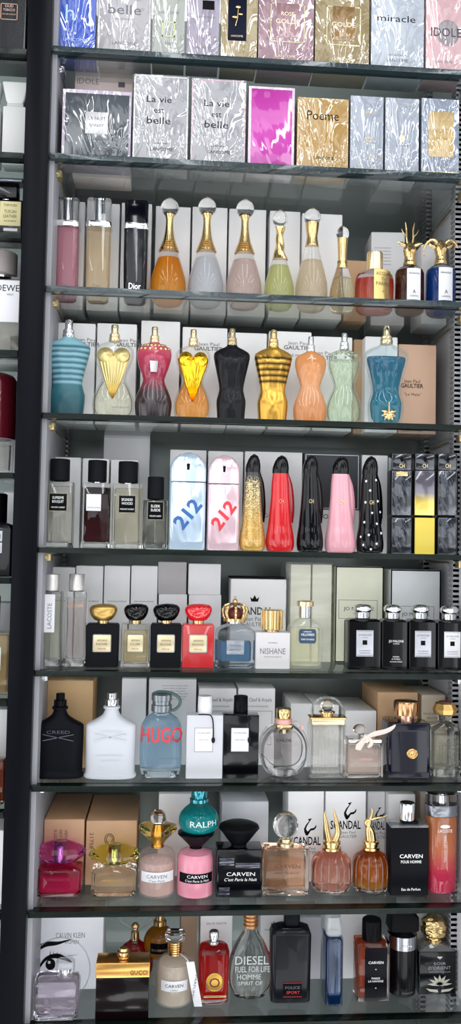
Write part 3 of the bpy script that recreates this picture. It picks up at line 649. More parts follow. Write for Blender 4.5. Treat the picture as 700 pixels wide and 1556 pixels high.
ysl('short clear bottle with black label and black cap, left of blue capsule', 216, 254, 725, True, txt=('SLEEK', 'SUEDE'), Lb=(-14, 15, 44, 72))
def cap212(lab, x0, x1, yt, glassc, ink, H0):
    it = Item(lab, 5, x0, x1, yt, .045, 55, H0, 'capsule bottles with slanted digits')
    f = H0-27.5
    body = solid(glassc, .12, .35, 1, (12, .3, (1, 1, .6), 2, .01))
    def cap(z0, z1, mat, nm_, par=None, hd=13):
        P = []
        for i in range(13):
            t = i/12; z = z0+(z1-z0)*t
            d = max(0, z-f); hw = math.sqrt(max(27.5**2-d*d, 4)) if z > f else 27.5
            P.append((z, hw, hd*min(1, .35+hw/42), .5))
        return it.loft(nm_, mat, P, par, n=32)
    it.loft('body', body, rbox(-27.5, 27.5, -13, 13, 0, H0*.69, .5, 2)); cp = cap(H0*.70, H0, body, 'rounded_cap')
    sl = it.loft('cap_slot', INK, [(0, 2.2, 1, 2, 0, -12.6), (9, 2.6, 1, 2, 0, -12.6), (9.5, 1, 1, 2, 0, -12.6)], cp, n=12, f=lambda x, y, z: (x, y, z+H0-27))
    it.rnd('slot_ring', SILVER, [(H0-29, 4.2), (H0-14, 4.2)], cp, n=16).location.y = 0
    o = it.text([('212', 0, 0, 20, 48)], -13.4, ink, bold=.035)
    a = math.radians(52)
    for v in o.data.vertices:
        x, z = v.co.x/it.sx, v.co.z/it.sz; v.co.x = (x*cos(a)-z*sin(a))*it.sx; v.co.z = (x*sin(a)+z*cos(a)+54)*it.sz
cap212('pale blue capsule shaped bottle with big slanted blue digits', 256, 311, 688, 'C3D7EC', INKB, 147)
cap212('pale pink capsule shaped bottle with big slanted red digits', 314, 362, 692, 'EBC9D3', INKR, 147)
GH = 'tall bottles shaped like high heeled shoes'
def heel(lab, x0, x1, yt, mat, sole, capm=BLACKG, dots=False):
    it = Item(lab, 5, x0, x1, yt, .048, 44, 147, GH)
    R = [(0, 17, 14, 2.6), (2, 20, 17, 2.6), (10, 22, 18, 2.5), (22, 21.5, 17, 2.5), (40, 18.5, 14, 2.6), (62, 16, 11.5, 2.8), (85, 14, 10, 3), (105, 13, 9, 3), (121, 11.5, 8.5, 3)]
    R = [(z, a*.96, b, c, -.6-z*.01) for z, a, b, c in R]
    it.loft('body', mat, spl(R, 5))
    it.loft('heel_edge', sole, spl([(44, 14, 5, 2.4, 6, 9), (60, 15, 6, 2.4, 6.5, 8), (84, 14, 6.5, 2.4, 6.5, 7.5), (104, 12.5, 6, 2.4, 5, 6), (122, 9, 5, 2.4, 2, 3)], 5))
    it.loft('cap', capm, spl([(119, 12, 9, 2.6, -1.5), (128, 12, 9, 2.5, -1), (138, 9.5, 8, 2.3, 0), (144, 6, 6, 2.1, .5), (147, 1.5, 1.5, 2, .5)], 5))
    it.text([('CH', -1, 76, 6, 7)], -12.5, GOLD)
    if dots:
        bm = bmesh.new()
        rs = spl(R, 5)
        for z, x in ((12, -14), (14, 6), (27, -6), (30, 14), (46, -12), (44, 7), (60, 0), (76, -10), (78, 9), (94, -3), (108, -9), (110, 6), (6, -3), (62, 13.5), (24, -17)):
            r = min(rs, key=lambda q: abs(q[0]-z)); t = min(abs((x-r[4])/r[1]), .97); y = -r[2]*(1-t**r[3])**(1/r[3])
            add_ball(bm, (x, y+.2, z), 2.0, 1, .35, 1, 12, 8)
        tag(it.fin(bm, 'white_dots', WHITE), None, None, None, 'stuff')
    return it
gl = nm('glitter'); m_, nt_, p_ = gl
def glitter(it_h):
    m, nt, p = nm('glitter'); N, L = nt.nodes, nt.links
    base = ramp_col(nt, [(0, 'C79A45'), (.3, 'B88D3E'), (.62, '8C7648'), (.9, '0E0F14')], it_h)
    v = N.new('ShaderNodeTexVoronoi'); v.inputs['Scale'].default_value = 900; tc = N.new('ShaderNodeTexCoord'); L.new(tc.outputs['Object'], v.inputs['Vector'])
    cr_ = N.new('ShaderNodeMath'); cr_.operation = 'GREATER_THAN'; cr_.inputs[1].default_value = .62
    sp = N.new('ShaderNodeSeparateColor'); L.new(v.outputs['Color'], sp.inputs[0]); L.new(sp.outputs[0], cr_.inputs[0])
    g = ramp_col(nt, [(0, 'D9AE5C'), (.35, 'D8B468'), (.8, 'E8D59A'), (.93, '20202A')], it_h)
    mx = N.new('ShaderNodeMix'); mx.data_type = 'RGBA'; L.new(cr_.outputs[0], mx.inputs[0]); L.new(base, mx.inputs[6]); L.new(g, mx.inputs[7])
    L.new(mx.outputs[2], p.inputs['Base Color']); p.inputs['Roughness'].default_value = .25; p.inputs['Metallic'].default_value = .4; p.inputs['Coat Weight'].default_value = 1
    return m
heel('gold glitter heel bottle fading to black at the top', 363, 404, 690, glitter(.135), BLACKG)
heel('bright red heel bottle with black cap', 403, 448, 692, solid('C8101C', .15, 0, .5), solid('9E141F', .2, 0, 1))
heel('plain glossy black heel bottle', 450, 492, 691, solid('0A0C12', .06, 0, 1), BLACKG)
heel('pale pink heel bottle with black cap', 493, 541, 693, solid('DD9CA8', .18, 0, .6), solid('D694A2', .2, 0, 1))
heel('black heel bottle with white polka dots', 541, 583, 693, solid('0A0B10', .08, 0, 1), BLACKG, dots=True)
def block(lab, x0, x1, yt, H0, z=None, cap=True, col='3C3F47', low=None, ramp=None):
    it = Item(lab, 5, x0, x1, yt, .048, 34, H0, 'flat blocks stacked two high at the right', z=z)
    top = H0-26 if cap else H0-3
    if ramp: bm_ = banded(ramp, top*it.sz, .15, .2, 1)
    elif low: bm_ = solid(low, .35)
    else: bm_ = solid(col, .1, .75, 1, (14, .9, (1, 1, .5), 1.5, .02))
    it.loft('body', bm_, rbox(-15.5, 15.5, -12, 10, 0, top, .12, 1)); 
    it.loft('black_edge', BLACK, rbox(-17, -15.6, -11, 10, .5, top-.5, .1, .3)); it.loft('black_edge', BLACK, rbox(15.6, 17, -11, 10, .5, top-.5, .1, .3))
    if cap:
        c = it.loft('cap', solid('2A2C33', .12, .6, 1), rbox(-15.5, 15.5, -12, 10, top+.6, H0, .15, 1.4))
        it.balls('cap_hole', BLACK, [((0, -12, H0-9), 3.2, .8, .2, 1.3)], c); it.text([('CH', 0, top+7, 6, 8)], -12.4, PGOLD, c)
    else: it.loft('cap', BLACK, rbox(-13, 13, -10, 8, top+.4, H0, .3, .4))
    return it
for i, (x0, x1) in enumerate(((590, 623), (625, 658), (660, 692))):
    side = ('left', 'middle', 'right')[i]
    lo_ = block(('smoky black block bottle, bottom left of the stacked blocks', 'plain yellow block, bottom middle of the stacked blocks', 'smoky black block bottle, bottom right beside the side wall')[i], x0, x1, 784, 56, cap=False, low='D9C14A' if i == 1 else None)
    up = block(('black block bottle with gold stripe, top left of the stacked blocks', 'block bottle fading from grey to yellow, top of middle stack', 'black block bottle, top of the stack beside the side wall')[i], x0, x1, 690, 93, z=lo_.top, ramp=[(0, 'DCC452'), (.28, 'D8BF50'), (.5, '6A6470'), (1, '3A3A46')] if i == 1 else None)
    if i == 0: up.box('gold_stripe', GOLD, -9, 9, -12.6, -12, 59, 65, None, .02, .1)

# ------------------------------------------------------------------ sixth shelf
G6 = 'plain cartons on the sixth shelf'
for lab, x0, x1, yt in (('white carton, first from the left on the sixth shelf', 68, 112, 862), ('white carton behind gold pebble cap bottle, second from the left', 114, 155, 860), ('white carton, third from the left on the sixth shelf', 157, 196, 860), ('white carton, fourth from the left on the sixth shelf', 198, 238, 860)):
    b = crate(lab, 6, x0, x1, yt, .12, .08, WB, G6); b.text([('ARMANI PRIVE', 0, 90, 2, 30)], b.f, INKG)
for lab, x0, x1, yl, yt, m in (('grey carton stacked on a white one above black pebble cap bottle', 240, 283, 903, 854, card('B4B0B2')), ('white carton stacked on another above the red pebble cap bottle', 286, 335, 904, 857, WB)):
    lo_ = crate('white lower carton of the stack behind the '+('black' if x0 == 240 else 'red')+' pebble cap bottle', 6, x0, x1, yl, .12, .08, WB, G6)
    crate(lab, 6, x0, x1, yt, .12, .07, m, G6, z=lo_.top)
def crown_logo(b, cx, cz, k, mat=INK):
    b.poly('crown_print', mat, [[(cx-5*k, cz), (cx-7*k, cz+7*k), (cx-3*k, cz+4*k), (cx, cz+10*k), (cx+3*k, cz+4*k), (cx+7*k, cz+7*k), (cx+5*k, cz)]], b.f+.1, .3)
b = crate('white carton printed with a small crown and covered by a black lid', 6, 350, 434, 880, .12, .07, WB2)
crown_logo(b, -6, b.H-34, 1); b.text([('SCANDAL', -7, b.H-48, 11, 58)], b.f, solid('3A4A50', .5), bold=.02); b.text([('Jean Paul', -7, b.H-60, 6, 30), ('GAULTIER', -7, b.H-68, 6, 34)], b.f, INKG)
b.box('black_lid', solid('1E2024'), -b.hw-.5, b.hw+.5, -b.D/2-.5, b.D/2, b.H+.2, b.H+3, None, .02, .3)
for lab, x0, x1 in (('cream carton in loose plastic wrap, left of the pair', 441, 471), ('cream carton in loose plastic wrap, right of the pair', 474, 503)):
    crate(lab, 6, x0, x1, 858, .125, .06, card('EFEDDC'), 'cream cartons in plastic wrap')
m_, nt_, p_ = nm('plastic_wrap'); p_.inputs['Base Color'].default_value = (1, 1, 1, 1)
film = clear('F2F4F2', 1.6, .10, rough=.12)
a, c = at(433, 940, .118), at(507, 940, .118); zt = at(470, 855, .118).z
bm = bmesh.new(); W = c.x-a.x; Hh = zt-(ZC+ZS[6])
def wr(x, y, z):
    q = noise.noise(Vector((x*60, y*60, z*45)))*.006+noise.noise(Vector((x*160, y*160, z*120)))*.003
    e = .35 if x > W*.2 and z < Hh*.25 else 1
    q = abs(q); return (x+(q*.4 if x > 0 else -q), y+math.copysign(q*.8, y), z)
add_loft(bm, [(Hh*t/24, (W*.5-.001)*(1-.05*abs(t/24-.5)), .037, .1) for t in range(25)], 48, f=wr, closed=False)
o = finish(bm, 'plastic_bag', film, None, 1, 1, 1, sharp=25); o.location = ((a.x+c.x)/2, .157, ZC+ZS[6]+.0006); tag(o, 'crumpled clear plastic bag around the two cream cartons', 'plastic bag')
b = crate('large cream carton with black border behind the silver capped black bottles', 6, 509, 582, 861, .125, .06, card('ECECD6'))
frame_print(b, -b.hw, b.hw, 0, b.H, 1.6, BLACK, 'black_border'); frame_print(b, -b.hw+5, b.hw-9, b.H-78, b.H-50, .6, INKG, 'printed_frame'); b.text([('JO MALONE', -1, b.H-63, 5, 46), ('LONDON', -1, b.H-70, 2.5)], b.f, INK)
b = crate('large white carton with black border at the right of the sixth shelf', 6, 593, 669, 866, .125, .06, card('E6E9EC'))
frame_print(b, -b.hw, b.hw, 0, b.H, 1.8, BLACK, 'black_border'); frame_print(b, -b.hw+10, b.hw-10, b.H-80, b.H-54, .6, INKG, 'printed_frame'); b.text([('JO MALONE', 0, b.H-66, 5, 42)], b.f, INK)

def lac(lab, x0, x1, yt, liq, tagd):
    it = Item(lab, 6, x0, x1, yt, .05, 37, 146, 'tall square bottles with frosted silver caps')
    R = [(0, 15, 12, .25), (1.5, 18.5, 14, .25), (8, 18, 13.5, .25), (60, 16.5, 13, .25), (114, 17, 13, .25), (118, 16, 12, .3)]
    it.loft('glass_body', clear('F2F5F2', 1.4, .07), spl(R, 4)); it.loft('liquid', liq, [(12, 12, 9, .4), (16, 14, 10, .4), (60, 12.5, 9.5, .4), (108, 13.5, 9.5, .4)])
    it.loft('glass_base', crystal(), [(1, 15, 11, .3), (10, 14, 10, .3)])
    it.rnd('cap', solid('D2CFCC', .3, .8, 0, (300, .3)), [(118, 10), (120, 12.3), (145, 12.3), (146, 11.5)])
    if tagd:
        lb = it.label(WHITE, -8, 7, 54, 114, -13.6, .5, name='price_tag'); o = it.text([('LACOSTE', 0, 0, 6, 40)], -14.3, INKG, lb, turn=1); o.location.x = -.5*it.sx; o.location.z = 80*it.sz
    else: it.text([('LACOSTE', 0, 96, 5, 24)], -13.4, solid('C9A27A', .5)); it.rnd('dip_tube', clear('E8E8E4', 1, .3), [(12, 1.2), (116, 1.2)], n=8)
lac('tall clear bottle with vertical white sticker and silver cap', 57, 95, 872, juice('EEF2DC', .25), True)
lac('tall clear bottle with faint pink perfume and silver cap', 96, 132, 872, juice('F4E4E4', .25), False)
GA = 'square bottles with pebble shaped caps'
def armani(lab, x0, x1, yt, bm_, capm, liq=None, tx='ROSE'):
    it = Item(lab, 6, x0, x1, yt, .05, 49, 101, GA)
    if liq:
        it.loft('glass_body', bm_, rbox(-24.5, 24.5, -15, 15, 0, 69, .15, 1.2)); it.loft('liquid', liq, rbox(-20, 20, -11, 11, 8, 58, .3, 2)); it.loft('glass_base', crystal(), rbox(-20, 20, -11, 11, 1, 7, .3, 1))
    else: it.loft('body', bm_, rbox(-24.5, 24.5, -15, 15, 0, 69, .12, 1.2) if 0 else [(0, 23, 14, .12), (1, 24, 15, .12), (66, 24.5, 15, .12), (69, 22.5, 13, .15)])
    it.rnd('neck', GOLD if capm != GOLD else BLACK, [(69, 9), (74, 9)])
    it.loft('pebble_cap', capm, spl([(73, 8, 7, 2.1), (75, 13, 10, 2.2), (81, 18.5, 13, 2.3), (88, 21.5, 14.5, 2.3), (94, 21, 14, 2.2), (98.5, 16.5, 11, 2.1), (100.5, 9, 6, 2), (101, 1, 1, 2)], 5), f=lambda x, y, z: (x*(1+.03*sin(z*.2)), y, z+x*.03))
    lb = it.label(solid('D9C9A4', .3, .7), -13, 13, 25, 52, -15, .7)
    frm = it.poly('label_border', SILVER, [[(-14, z), (14, z), (14, z+1.2), (-14, z+1.2)] for z in (24.2, 51.6)]+[[(x, 24.2), (x+1.2, 24.2), (x+1.2, 52.8), (x, 52.8)] for x in (-14, 12.8)], -15.1, 1.2, lb)
    it.text([('ARMANI', 0, 43, 3.4, 15), (tx, 0, 37, 3.6, 17), ('PRIVE', 0, 29.5, 2.2, 12)], -15.9, solid('4A3A2A', .5), lb)
armani('black square bottle with golden pebble cap', 131, 180, 917, BLACKM, solid('C9A560', .3, .9), tx='NOIR')
armani('clear champagne square bottle with black pebble cap', 184, 227, 917, clear('F4F2EA', 1.3, .04), BLACKG, juice('EEDDAE', .35), 'CUIR')
armani('black square bottle with glossy black pebble cap', 228, 275, 917, BLACKM, BLACKG, tx='ROSE')
armani('bright red square bottle with red marbled pebble cap', 276, 324, 917, solid('B80C16', .25, 0, .4), solid('D0141E', .12, 0, 1), tx='ROUGE')

it = Item('blue grey glass bottle with tall golden crown cap', 6, 326, 385, 906, .055, 59, 112)
R = [(0, 26, 17, .35), (2, 29, 19, .3), (50, 29.5, 19, .3), (60, 27, 18, .4), (66, 18, 14, .6), (69, 12, 11, .9)]
it.loft('glass_body', clear('D5E2EC', 1.3, .05), spl(R, 3)); it.loft('liquid', juice('7AA4C8', .45), rbox(-24, 24, -14, 14, 10, 42, .4, 3)); it.rnd('neck', SILVER, [(69, 12), (72, 12)])
it.label(clear('DCE6EE', 1.5, .3), -13, 13, 22, 44, -19.2, 1); it.text([('EAU DE', 0, 36, 3, 16), ('PARFUM', 0, 29, 3, 16)], -20.4, INKG)
bm = bmesh.new(); add_loft(bm, rd([(72, 15), (72.5, 17), (77, 17), (78, 15)]))
for k in range(8):
    a = 2*PI*k/8; ca, sa = cos(a), sin(a)
    add_tube(bm, cr([(15*ca, 15*sa, 77), (18*ca, 18*sa, 88), (14*ca, 14*sa, 98), (3*ca, 3*sa, 100)], 4), 1.9, 8)
    add_ball(bm, (18*ca, 18*sa, 91), 2.6, u=10, v=6); add_ball(bm, (17.5*ca, 17.5*sa, 80), 2.2, u=10, v=6)
it.fin(bm, 'crown_cap', GOLD); it.balls('crown_lining', solid('5A1A20', .5), [((0, 0, 84), 12.5, 1, 1, .9)]); it.balls('crown_orb', GOLD, [((0, 0, 104), 4), ((0, 0, 110), 2)])
it = Item('matt white cube bottle with ribbed gold cap', 6, 386, 438, 926, .05, 52, 92)
it.loft('body', solid('CECACB', .35), rbox(-26, 26, -18, 18, 0, 57, .12, 1.5)); it.rnd('neck', GOLD, [(57, 11), (60, 11)])
bm = bmesh.new(); add_loft(bm, rd([(60, 14), (61, 15), (91, 15.5), (92, 14)]))
for k in range(12): add_tube(bm, [(15*cos(k*PI/6), 15*sin(k*PI/6), 61), (15.5*cos(k*PI/6), 15.5*sin(k*PI/6), 91)], 1.7, 8)
it.fin(bm, 'ribbed_cap', GOLD); it.text([('NISHANE', 0, 28, 9, 38)], -18.2, INKG); it.text([('ISTANBUL', 0, 41, 2.2), ('EXTRAIT DE PARFUM', 0, 19, 2, 26)], -18.2, INKG)
it = Item('frosted round shouldered bottle with blue octagonal label', 6, 437, 488, 912, .05, 51, 106)
it.loft('glass_body', clear('F0F2EC', 1.1, .12), spl([(0, 22, 13, .5), (2, 25, 15, .4), (60, 25.5, 15, .4), (68, 23, 14, .6), (74, 16, 11, .9), (78, 9, 8.5, .98)], 4)); it.loft('liquid', juice('ECE8C0', .34), rbox(-22, 22, -12, 12, 4, 64, .5, 3))
it.rnd('neck', SILVER, [(78, 8.5), (79, 9.5), (96, 9.5)]); it.rnd('cap', PGOLD, [(96, 10), (97, 13), (104, 13), (105, 11), (106, 6)])
lb = it.loft('front_label', solid('24405A', .5), [(0, 11, .6, .3, 1.5, -15.3), (4, 13, .6, .3, 1.5, -15.3), (18, 13, .6, .3, 1.5, -15.3), (22, 11, .6, .3, 1.5, -15.3)], f=lambda x, y, z: (x, y, z+40), n=16)
it.text([('LORENZO', 1.5, 58, 2, 12), ('VILLORESI', 1.5, 53.5, 3.6, 20), ('TEINT DE NEIGE', 1.5, 46, 2.4, 20)], -16, INKW, lb)
GM = 'black bottles with silver mushroom caps'
def jm(lab, x0, x1, yt, lm=None, W=51, cx=0):
    it = Item(lab, 6, x0, x1, yt, .05, W, 100, GM); h = W/2
    it.loft('body', solid('0D0D12', .1, 0, 1), [(0, h-1, 15, .12), (1, h, 16, .12), (73, h, 16, .12), (76, h-3, 13, .2), (77, h-6, 11, .3)])
    it.rnd('cap_neck', solid('C6C8CB', .2, 1), [(77, 10.5), (78, 11.5), (86, 11.5), (87, 10.5)]); it.rnd('mushroom_cap', CHROME, [(86, 10), (88, 13), (91, 14.5), (94, 14.5), (97.5, 12), (99.5, 8), (100, .5)])
    if lm:
        lb = it.label(lm, -13+cx, 13+cx, 20, 60, -16.2, .7); q = it.f if 0 else -17
        it.poly('label_border', INKG, [[(-12+cx, z), (12+cx, z), (12+cx, z+.5), (-12+cx, z+.5)] for z in (21, 58.5)], q, .2, lb); it.box('label_emblem', INK, -3.5+cx, 3.5+cx, q-.3, q, 38, 45, lb, .02, .1)
        it.text([('JO MALONE', cx, 53, 2.8, 20), ('LONDON', cx, 49, 1.5), ('OUD & BERGAMOT', cx, 29, 1.8, 18), ('COLOGNE INTENSE', cx, 25.5, 1.5, 16)], q-.2, INKG, lb)
    else: it.text([('JO MALONE', 2, 44, 3.6, 24), ('LONDON', 2, 40, 1.6), ('MYRRH', 2, 20, 2.2), ('& TONKA', 2, 16.5, 2.2), ('COLOGNE INTENSE', 2, 12.5, 1.8, 20)], -16.3, INKW)
SL = solid('B9BAC2', .3, .4)
jm('silver capped black bottle with silver label, leftmost of the four', 525, 575, 917, SL)
jm('silver capped dark brown black bottle with white print and no label', 576, 615, 918, None, 42)
jm('silver capped black bottle with grey label, third of the four', 617, 658, 918, SL, 44)
jm('silver capped black bottle with white label at the right edge', 660, 703, 920, WHITE, 46)

# ------------------------------------------------------------------ seventh shelf
G7 = 'cartons behind the bottles on the seventh shelf'
b = crate('large kraft carton behind the matt black flask', 7, 60, 140, 1034, .10, .09, card('D8B080', .05), G7); b.box('carton_label', WB2, -2, 34, -b.D/2+2, -b.D/2+9, b.H, b.H+.3, None, .02, .05)
crate('narrow white carton right of the matt white flask', 7, 184, 221, 1031, .12, .07, WB, G7)
b = crate('grey white carton behind the red lettered clear bottle', 7, 225, 297, 1032, .12, .07, WB, G7)
b.text([('EAU DE TOILETTE / NATURAL SPRAY', 4, b.H-10-i*4, 1.6, 40-5*(i % 3)) for i in range(6)], b.f, INKG)
for x0, x1, lab in ((301, 358, 'pale printed carton behind the white slab bottle'), (361, 417, 'pale printed carton behind the black slab bottle')):
    b = crate(lab, 7, x0, x1, 1046, .12, .07, WB2, G7); b.text([('Van Cleef & Arpels', 0, b.H-17, 5.5, 46), ('COLLECTION EXTRAORDINAIRE', 0, b.H-27, 2, 36)], b.f, INKG); frame_print(b, -24, 24, b.H-85, b.H-34, .5, INKG)
crate('white carton behind the clear arched bottle with pink ribbon', 7, 441, 473, 1069, .105, .12, WB, G7)
crate('white carton behind the tall ribbed clear glass bottle', 7, 476, 514, 1071, .105, .12, WB, G7)
crate('low white carton behind the ribbon tied bottle', 7, 524, 571, 1080, .105, .14, WB, G7)
b = crate('kraft carton behind the dark blue bottle', 7, 565 + 8, 634, 1052, .115, .12, card('D6AE86', .05), G7); b.text([('VERSACE', -8, b.H-38, 5, 32)], b.f, solid('4A362A', .5))
b = crate('pale kraft carton behind the gold capped clear bottle', 7, 640, 676, 1056, .115, .1, card('D6C6B2', .05), G7); b.text([('POUR HOMME', -2, b.H-28, 3, 26), ('EAU DE', -2, b.H-34, 3), ('TOILETTE', -2, b.H-40, 3)], b.f, solid('4A362A', .5))

def creed(lab, x0, x1, yt, m, pm, txt):
    it = Item(lab, 7, x0, x1, yt, .045, 78, 135, 'flask bottles with crossed lines emblem')
    it.loft('body', m, spl([(0, 37, 17, 2.8), (2, 39, 18, 2.8), (5, 39, 18, 2.8), (8, 37, 16, 3), (40, 37.2, 15.5, 3), (80, 37.6, 15, 3.4), (85, 36, 14, 3.2), (92, 24, 12, 2.8), (99, 14, 10, 2.4), (106, 10.5, 9, 2), (110, 10, 9, 2)], 4))
    it.rnd('neck_ring', m, [(109, 11), (110, 12.5), (113, 12.5), (114, 11)]); it.rnd('collar', pm, [(113, 9.5), (114, 10), (124, 10), (124.5, 8.5)])
    it.rnd('spray_head', pm, [(124, 7), (134, 7), (135, 6)]); it.balls('nozzle', INK, [((0, -6.8, 130), 1.2)])
    em = it.poly('emblem', txt, [[(-24, 62), (-23.5, 60.6), (24, 70.6), (24, 72)], [(-24, 72), (-24, 70.8), (24, 60.2), (24, 61.4)]], -15.4, 1.2)
    it.text([('CREED', 0, 75, 5, 36)], -16.4, txt, em)
    return it
it = creed('matt black flask bottle with crossed lines', 51, 127, 1053, solid('13141D', .42), solid('0F1015', .2), solid('4A4B58', .3))
it = creed('matt white flask bottle with silver pump', 128, 207, 1052, solid('C6C8CF', .4), SILVER, solid('C9CBD2', .4))
it.text([('SILVER MOUNTAIN WATER', 0, 38, 2.6, 40), ('EAU DE PARFUM', 0, 30, 2.4, 26), ('100 ML', -14, 20, 2)], -15.9, solid('C0C2CA', .4))

it = Item('pale blue round shouldered bottle with big red letters and cap strap', 7, 212, 275, 1051, .05, 62, 132)
it.loft('glass_body', clear('DCEAF2', 1.2, .04), spl([(0, 24, 14, .8), (3, 28, 17, .75), (20, 31, 18.5, .7), (60, 31, 18.5, .7), (80, 29.5, 17, .75), (91, 24, 15, .85), (98, 15, 11, .95), (102, 11, 10, .98)], 4))
it.loft('liquid', juice('A8CCE4', .3), spl([(14, 24, 13, .8), (18, 27.5, 15, .75), (60, 28, 15.5, .75), (80, 26.5, 14, .8), (89, 22, 12, .85)], 3)); it.rnd('glass_base', crystal(), [(2, 20), (10, 22)]).scale.y = .6
it.rnd('cap', solid('8A9096', .25, .8), [(101, 14), (102, 15.5), (112, 15.5), (113, 14), (118, 14), (119, 15.5), (128, 15.5), (130, 13)])
it.tube('strap', solid('4E6A66', .45), cr([(-14, 0, 128), (-4, 0, 132), (14, 0, 130), (26, 0, 122), (27, 0, 112), (20, 0, 104), (14, 0, 103)], 6), 2.4, None, 10, 1, (0, 1, 0)).scale = (1, 1.6, 1)
it.text([('HUGO', 1, 68, 23, 62)], -19.2, INKR, bend=0, bold=.015); it.text([('HUGO BOSS MAN', 12, 32, 2.6, 28)], -19, INKG)
for o_ in it.root.children:
    if o_.name.startswith('lettering') and o_.data.materials[0] == INKR:
        for v in o_.data.vertices: v.co.y += (abs(v.co.x/it.sx)/31)**4*9*it.sy
def vca(lab, x0, x1, yt, m, capm, pl):
    it = Item(lab, 7, x0, x1, yt, .045, 54, 130, 'slab bottles with knotted cord and printed panel'); it.loft('body', m, rbox(-27, 27, -13, 13, 0, 101, .1, 1))
    it.rnd('neck', capm, [(101, 11), (103, 11)]); it.rnd('cap', capm, [(103, 10.5), (104, 11), (129, 10.5), (130, 9.8)])
    lb = it.label(pl, -15, 12, 43, 81, -13, .5); it.poly('label_border', INKG, [[(-15, z), (12, z), (12, z+.5), (-15, z+.5)] for z in (43, 80.5)]+[[(x, 43), (x+.5, 43), (x+.5, 81), (x, 81)] for x in (-15, 11.5)], -13.5, .2, lb)
    it.text([('VAN CLEEF & ARPELS', -1.5, 73, 2.2, 20), ('SANTAL BLANC', -1.5, 62, 2, 15)], -13.7, INKG, lb)
    cdm = solid('2A2C34', .5)
    c = it.tube('cord', cdm, cr([(-10, -12, 102), (0, -13.5, 102.5), (8, -13.8, 101), (11.5, -14, 92), (12.5, -14.2, 76), (12.5, -14.6, 66)], 5), .9, None, 8); it.balls('cord_tassel', cdm, [((12.5, -15.5, 62), 3, .9, .6, 1.6)], c)
vca('white slab bottle with dark cord', 282, 337, 1057, solid('C8C8CE', .3, 0, .2), solid('E6E6EA', .3), solid('E6E4E8', .5)); vca('glossy black slab bottle with white printed panel and cord', 337, 391, 1057, BLACKG, solid('101015', .3), WHITE)

it = Item('round arched clear glass bottle with pink ribbon and gold collar', 7, 394, 465, 1076, .05, 71, 108)
def arch(w, h, z0, hd, p=2.2):
    P = []
    for i in range(25):
        t = i/24; z = z0+(h)*t; u = abs((t-.5)*2)
        k = (1-(max(0, 2*t-1))**2.0)**.5 if t > .5 else (1-(1-2*t)**2.6)**(1/2.6)
        P.append((z, max(w*k, .5), hd*max(k, .25)**.5, .6))
    return P
it.loft('glass_body', clear('F2F2F4', 1.5, .05), arch(35.5, 86, 0, 16)); it.loft('liquid', juice('F0E6E4', .2), arch(28, 60, 16, 11)); it.balls('glass_base', crystal(), [((0, 0, 9), 16, 1.2, .6, .42)])
it.rnd('neck_cup', PGOLD, [(69, 9), (78, 10)]); it.loft('gold_collar', GOLD, rbox(-13, 13, -11, 11, 76, 83, .3, 1)); it.rnd('cap', GOLD, [(92, 11), (93, 11.5), (106, 11.5), (108, 10.5)]); rb = it.rnd('ribbon', solid('D9A49C', .5), [(83, 11.5), (84, 13), (91, 13), (92, 11.5)])
it.tube('ribbon_tail', solid('DDB3AC', .5), cr([(8, -10, 87), (16, -13, 90), (24, -12, 86), (27, -10, 76)], 5), 3, rb, 8, .15, (0, 0, 1)); it.text([('CHLOE', -1, 60, 4.5, 22)], -16.4, INK)
for s in (-1, 1): it.tube('side_handle', clear('EFEFF2', 1.6, .1), cr([(s*24, 0, 78), (s*33, 0, 60), (s*34, 0, 36), (s*26, 0, 16), (s*12, 0, 5)], 5), 2.6, None, 10)

it = Item('tall ribbed clear bottle with gold collar and arched glass stopper', 7, 467, 524, 1059, .05, 56, 120)
bm = bmesh.new(); add_loft(bm, rbox(-27, 27, -14, 14, 0, 80, .15, 1.5))
it.fin(bm, 'glass_body', clear('F4F4F2', 1.4, .05)); bm = bmesh.new()
for k in range(9): add_tube(bm, [(-20+k*5, -13.2, 8), (-20+k*5, -13.2, 74)], 1.5, 8)
tag(it.fin(bm, 'glass_ribs', clear('F6F6F6', 2, .12)), None, None, None, 'stuff'); it.loft('liquid', juice('F2EEE6', .25), rbox(-23, 23, -10, 10, 6, 76, .2, 1)); it.loft('gold_collar', PGOLD, rbox(-25, 25, -14, 14, 80, 89, .15, 1)); it.loft('gold_trim', GOLD, rbox(-27, 27, -15, 15, 89, 91, .15, .3))
it.rnd('neck', GOLD, [(91, 9), (95, 9), (96, 12), (98, 12)]); it.balls('glass_stopper', crystal('FFF6EA'), [((0, 0, 106), 10, 1, .8, 1)]); it.tube('stopper_arch', clear('E8EAE8', 2, .12), cr([(-23, 0, 91), (-22, 0, 106), (-12, 0, 117), (0, 0, 119.5), (12, 0, 117), (22, 0, 106), (23, 0, 91)], 5), 1.8, None, 8)

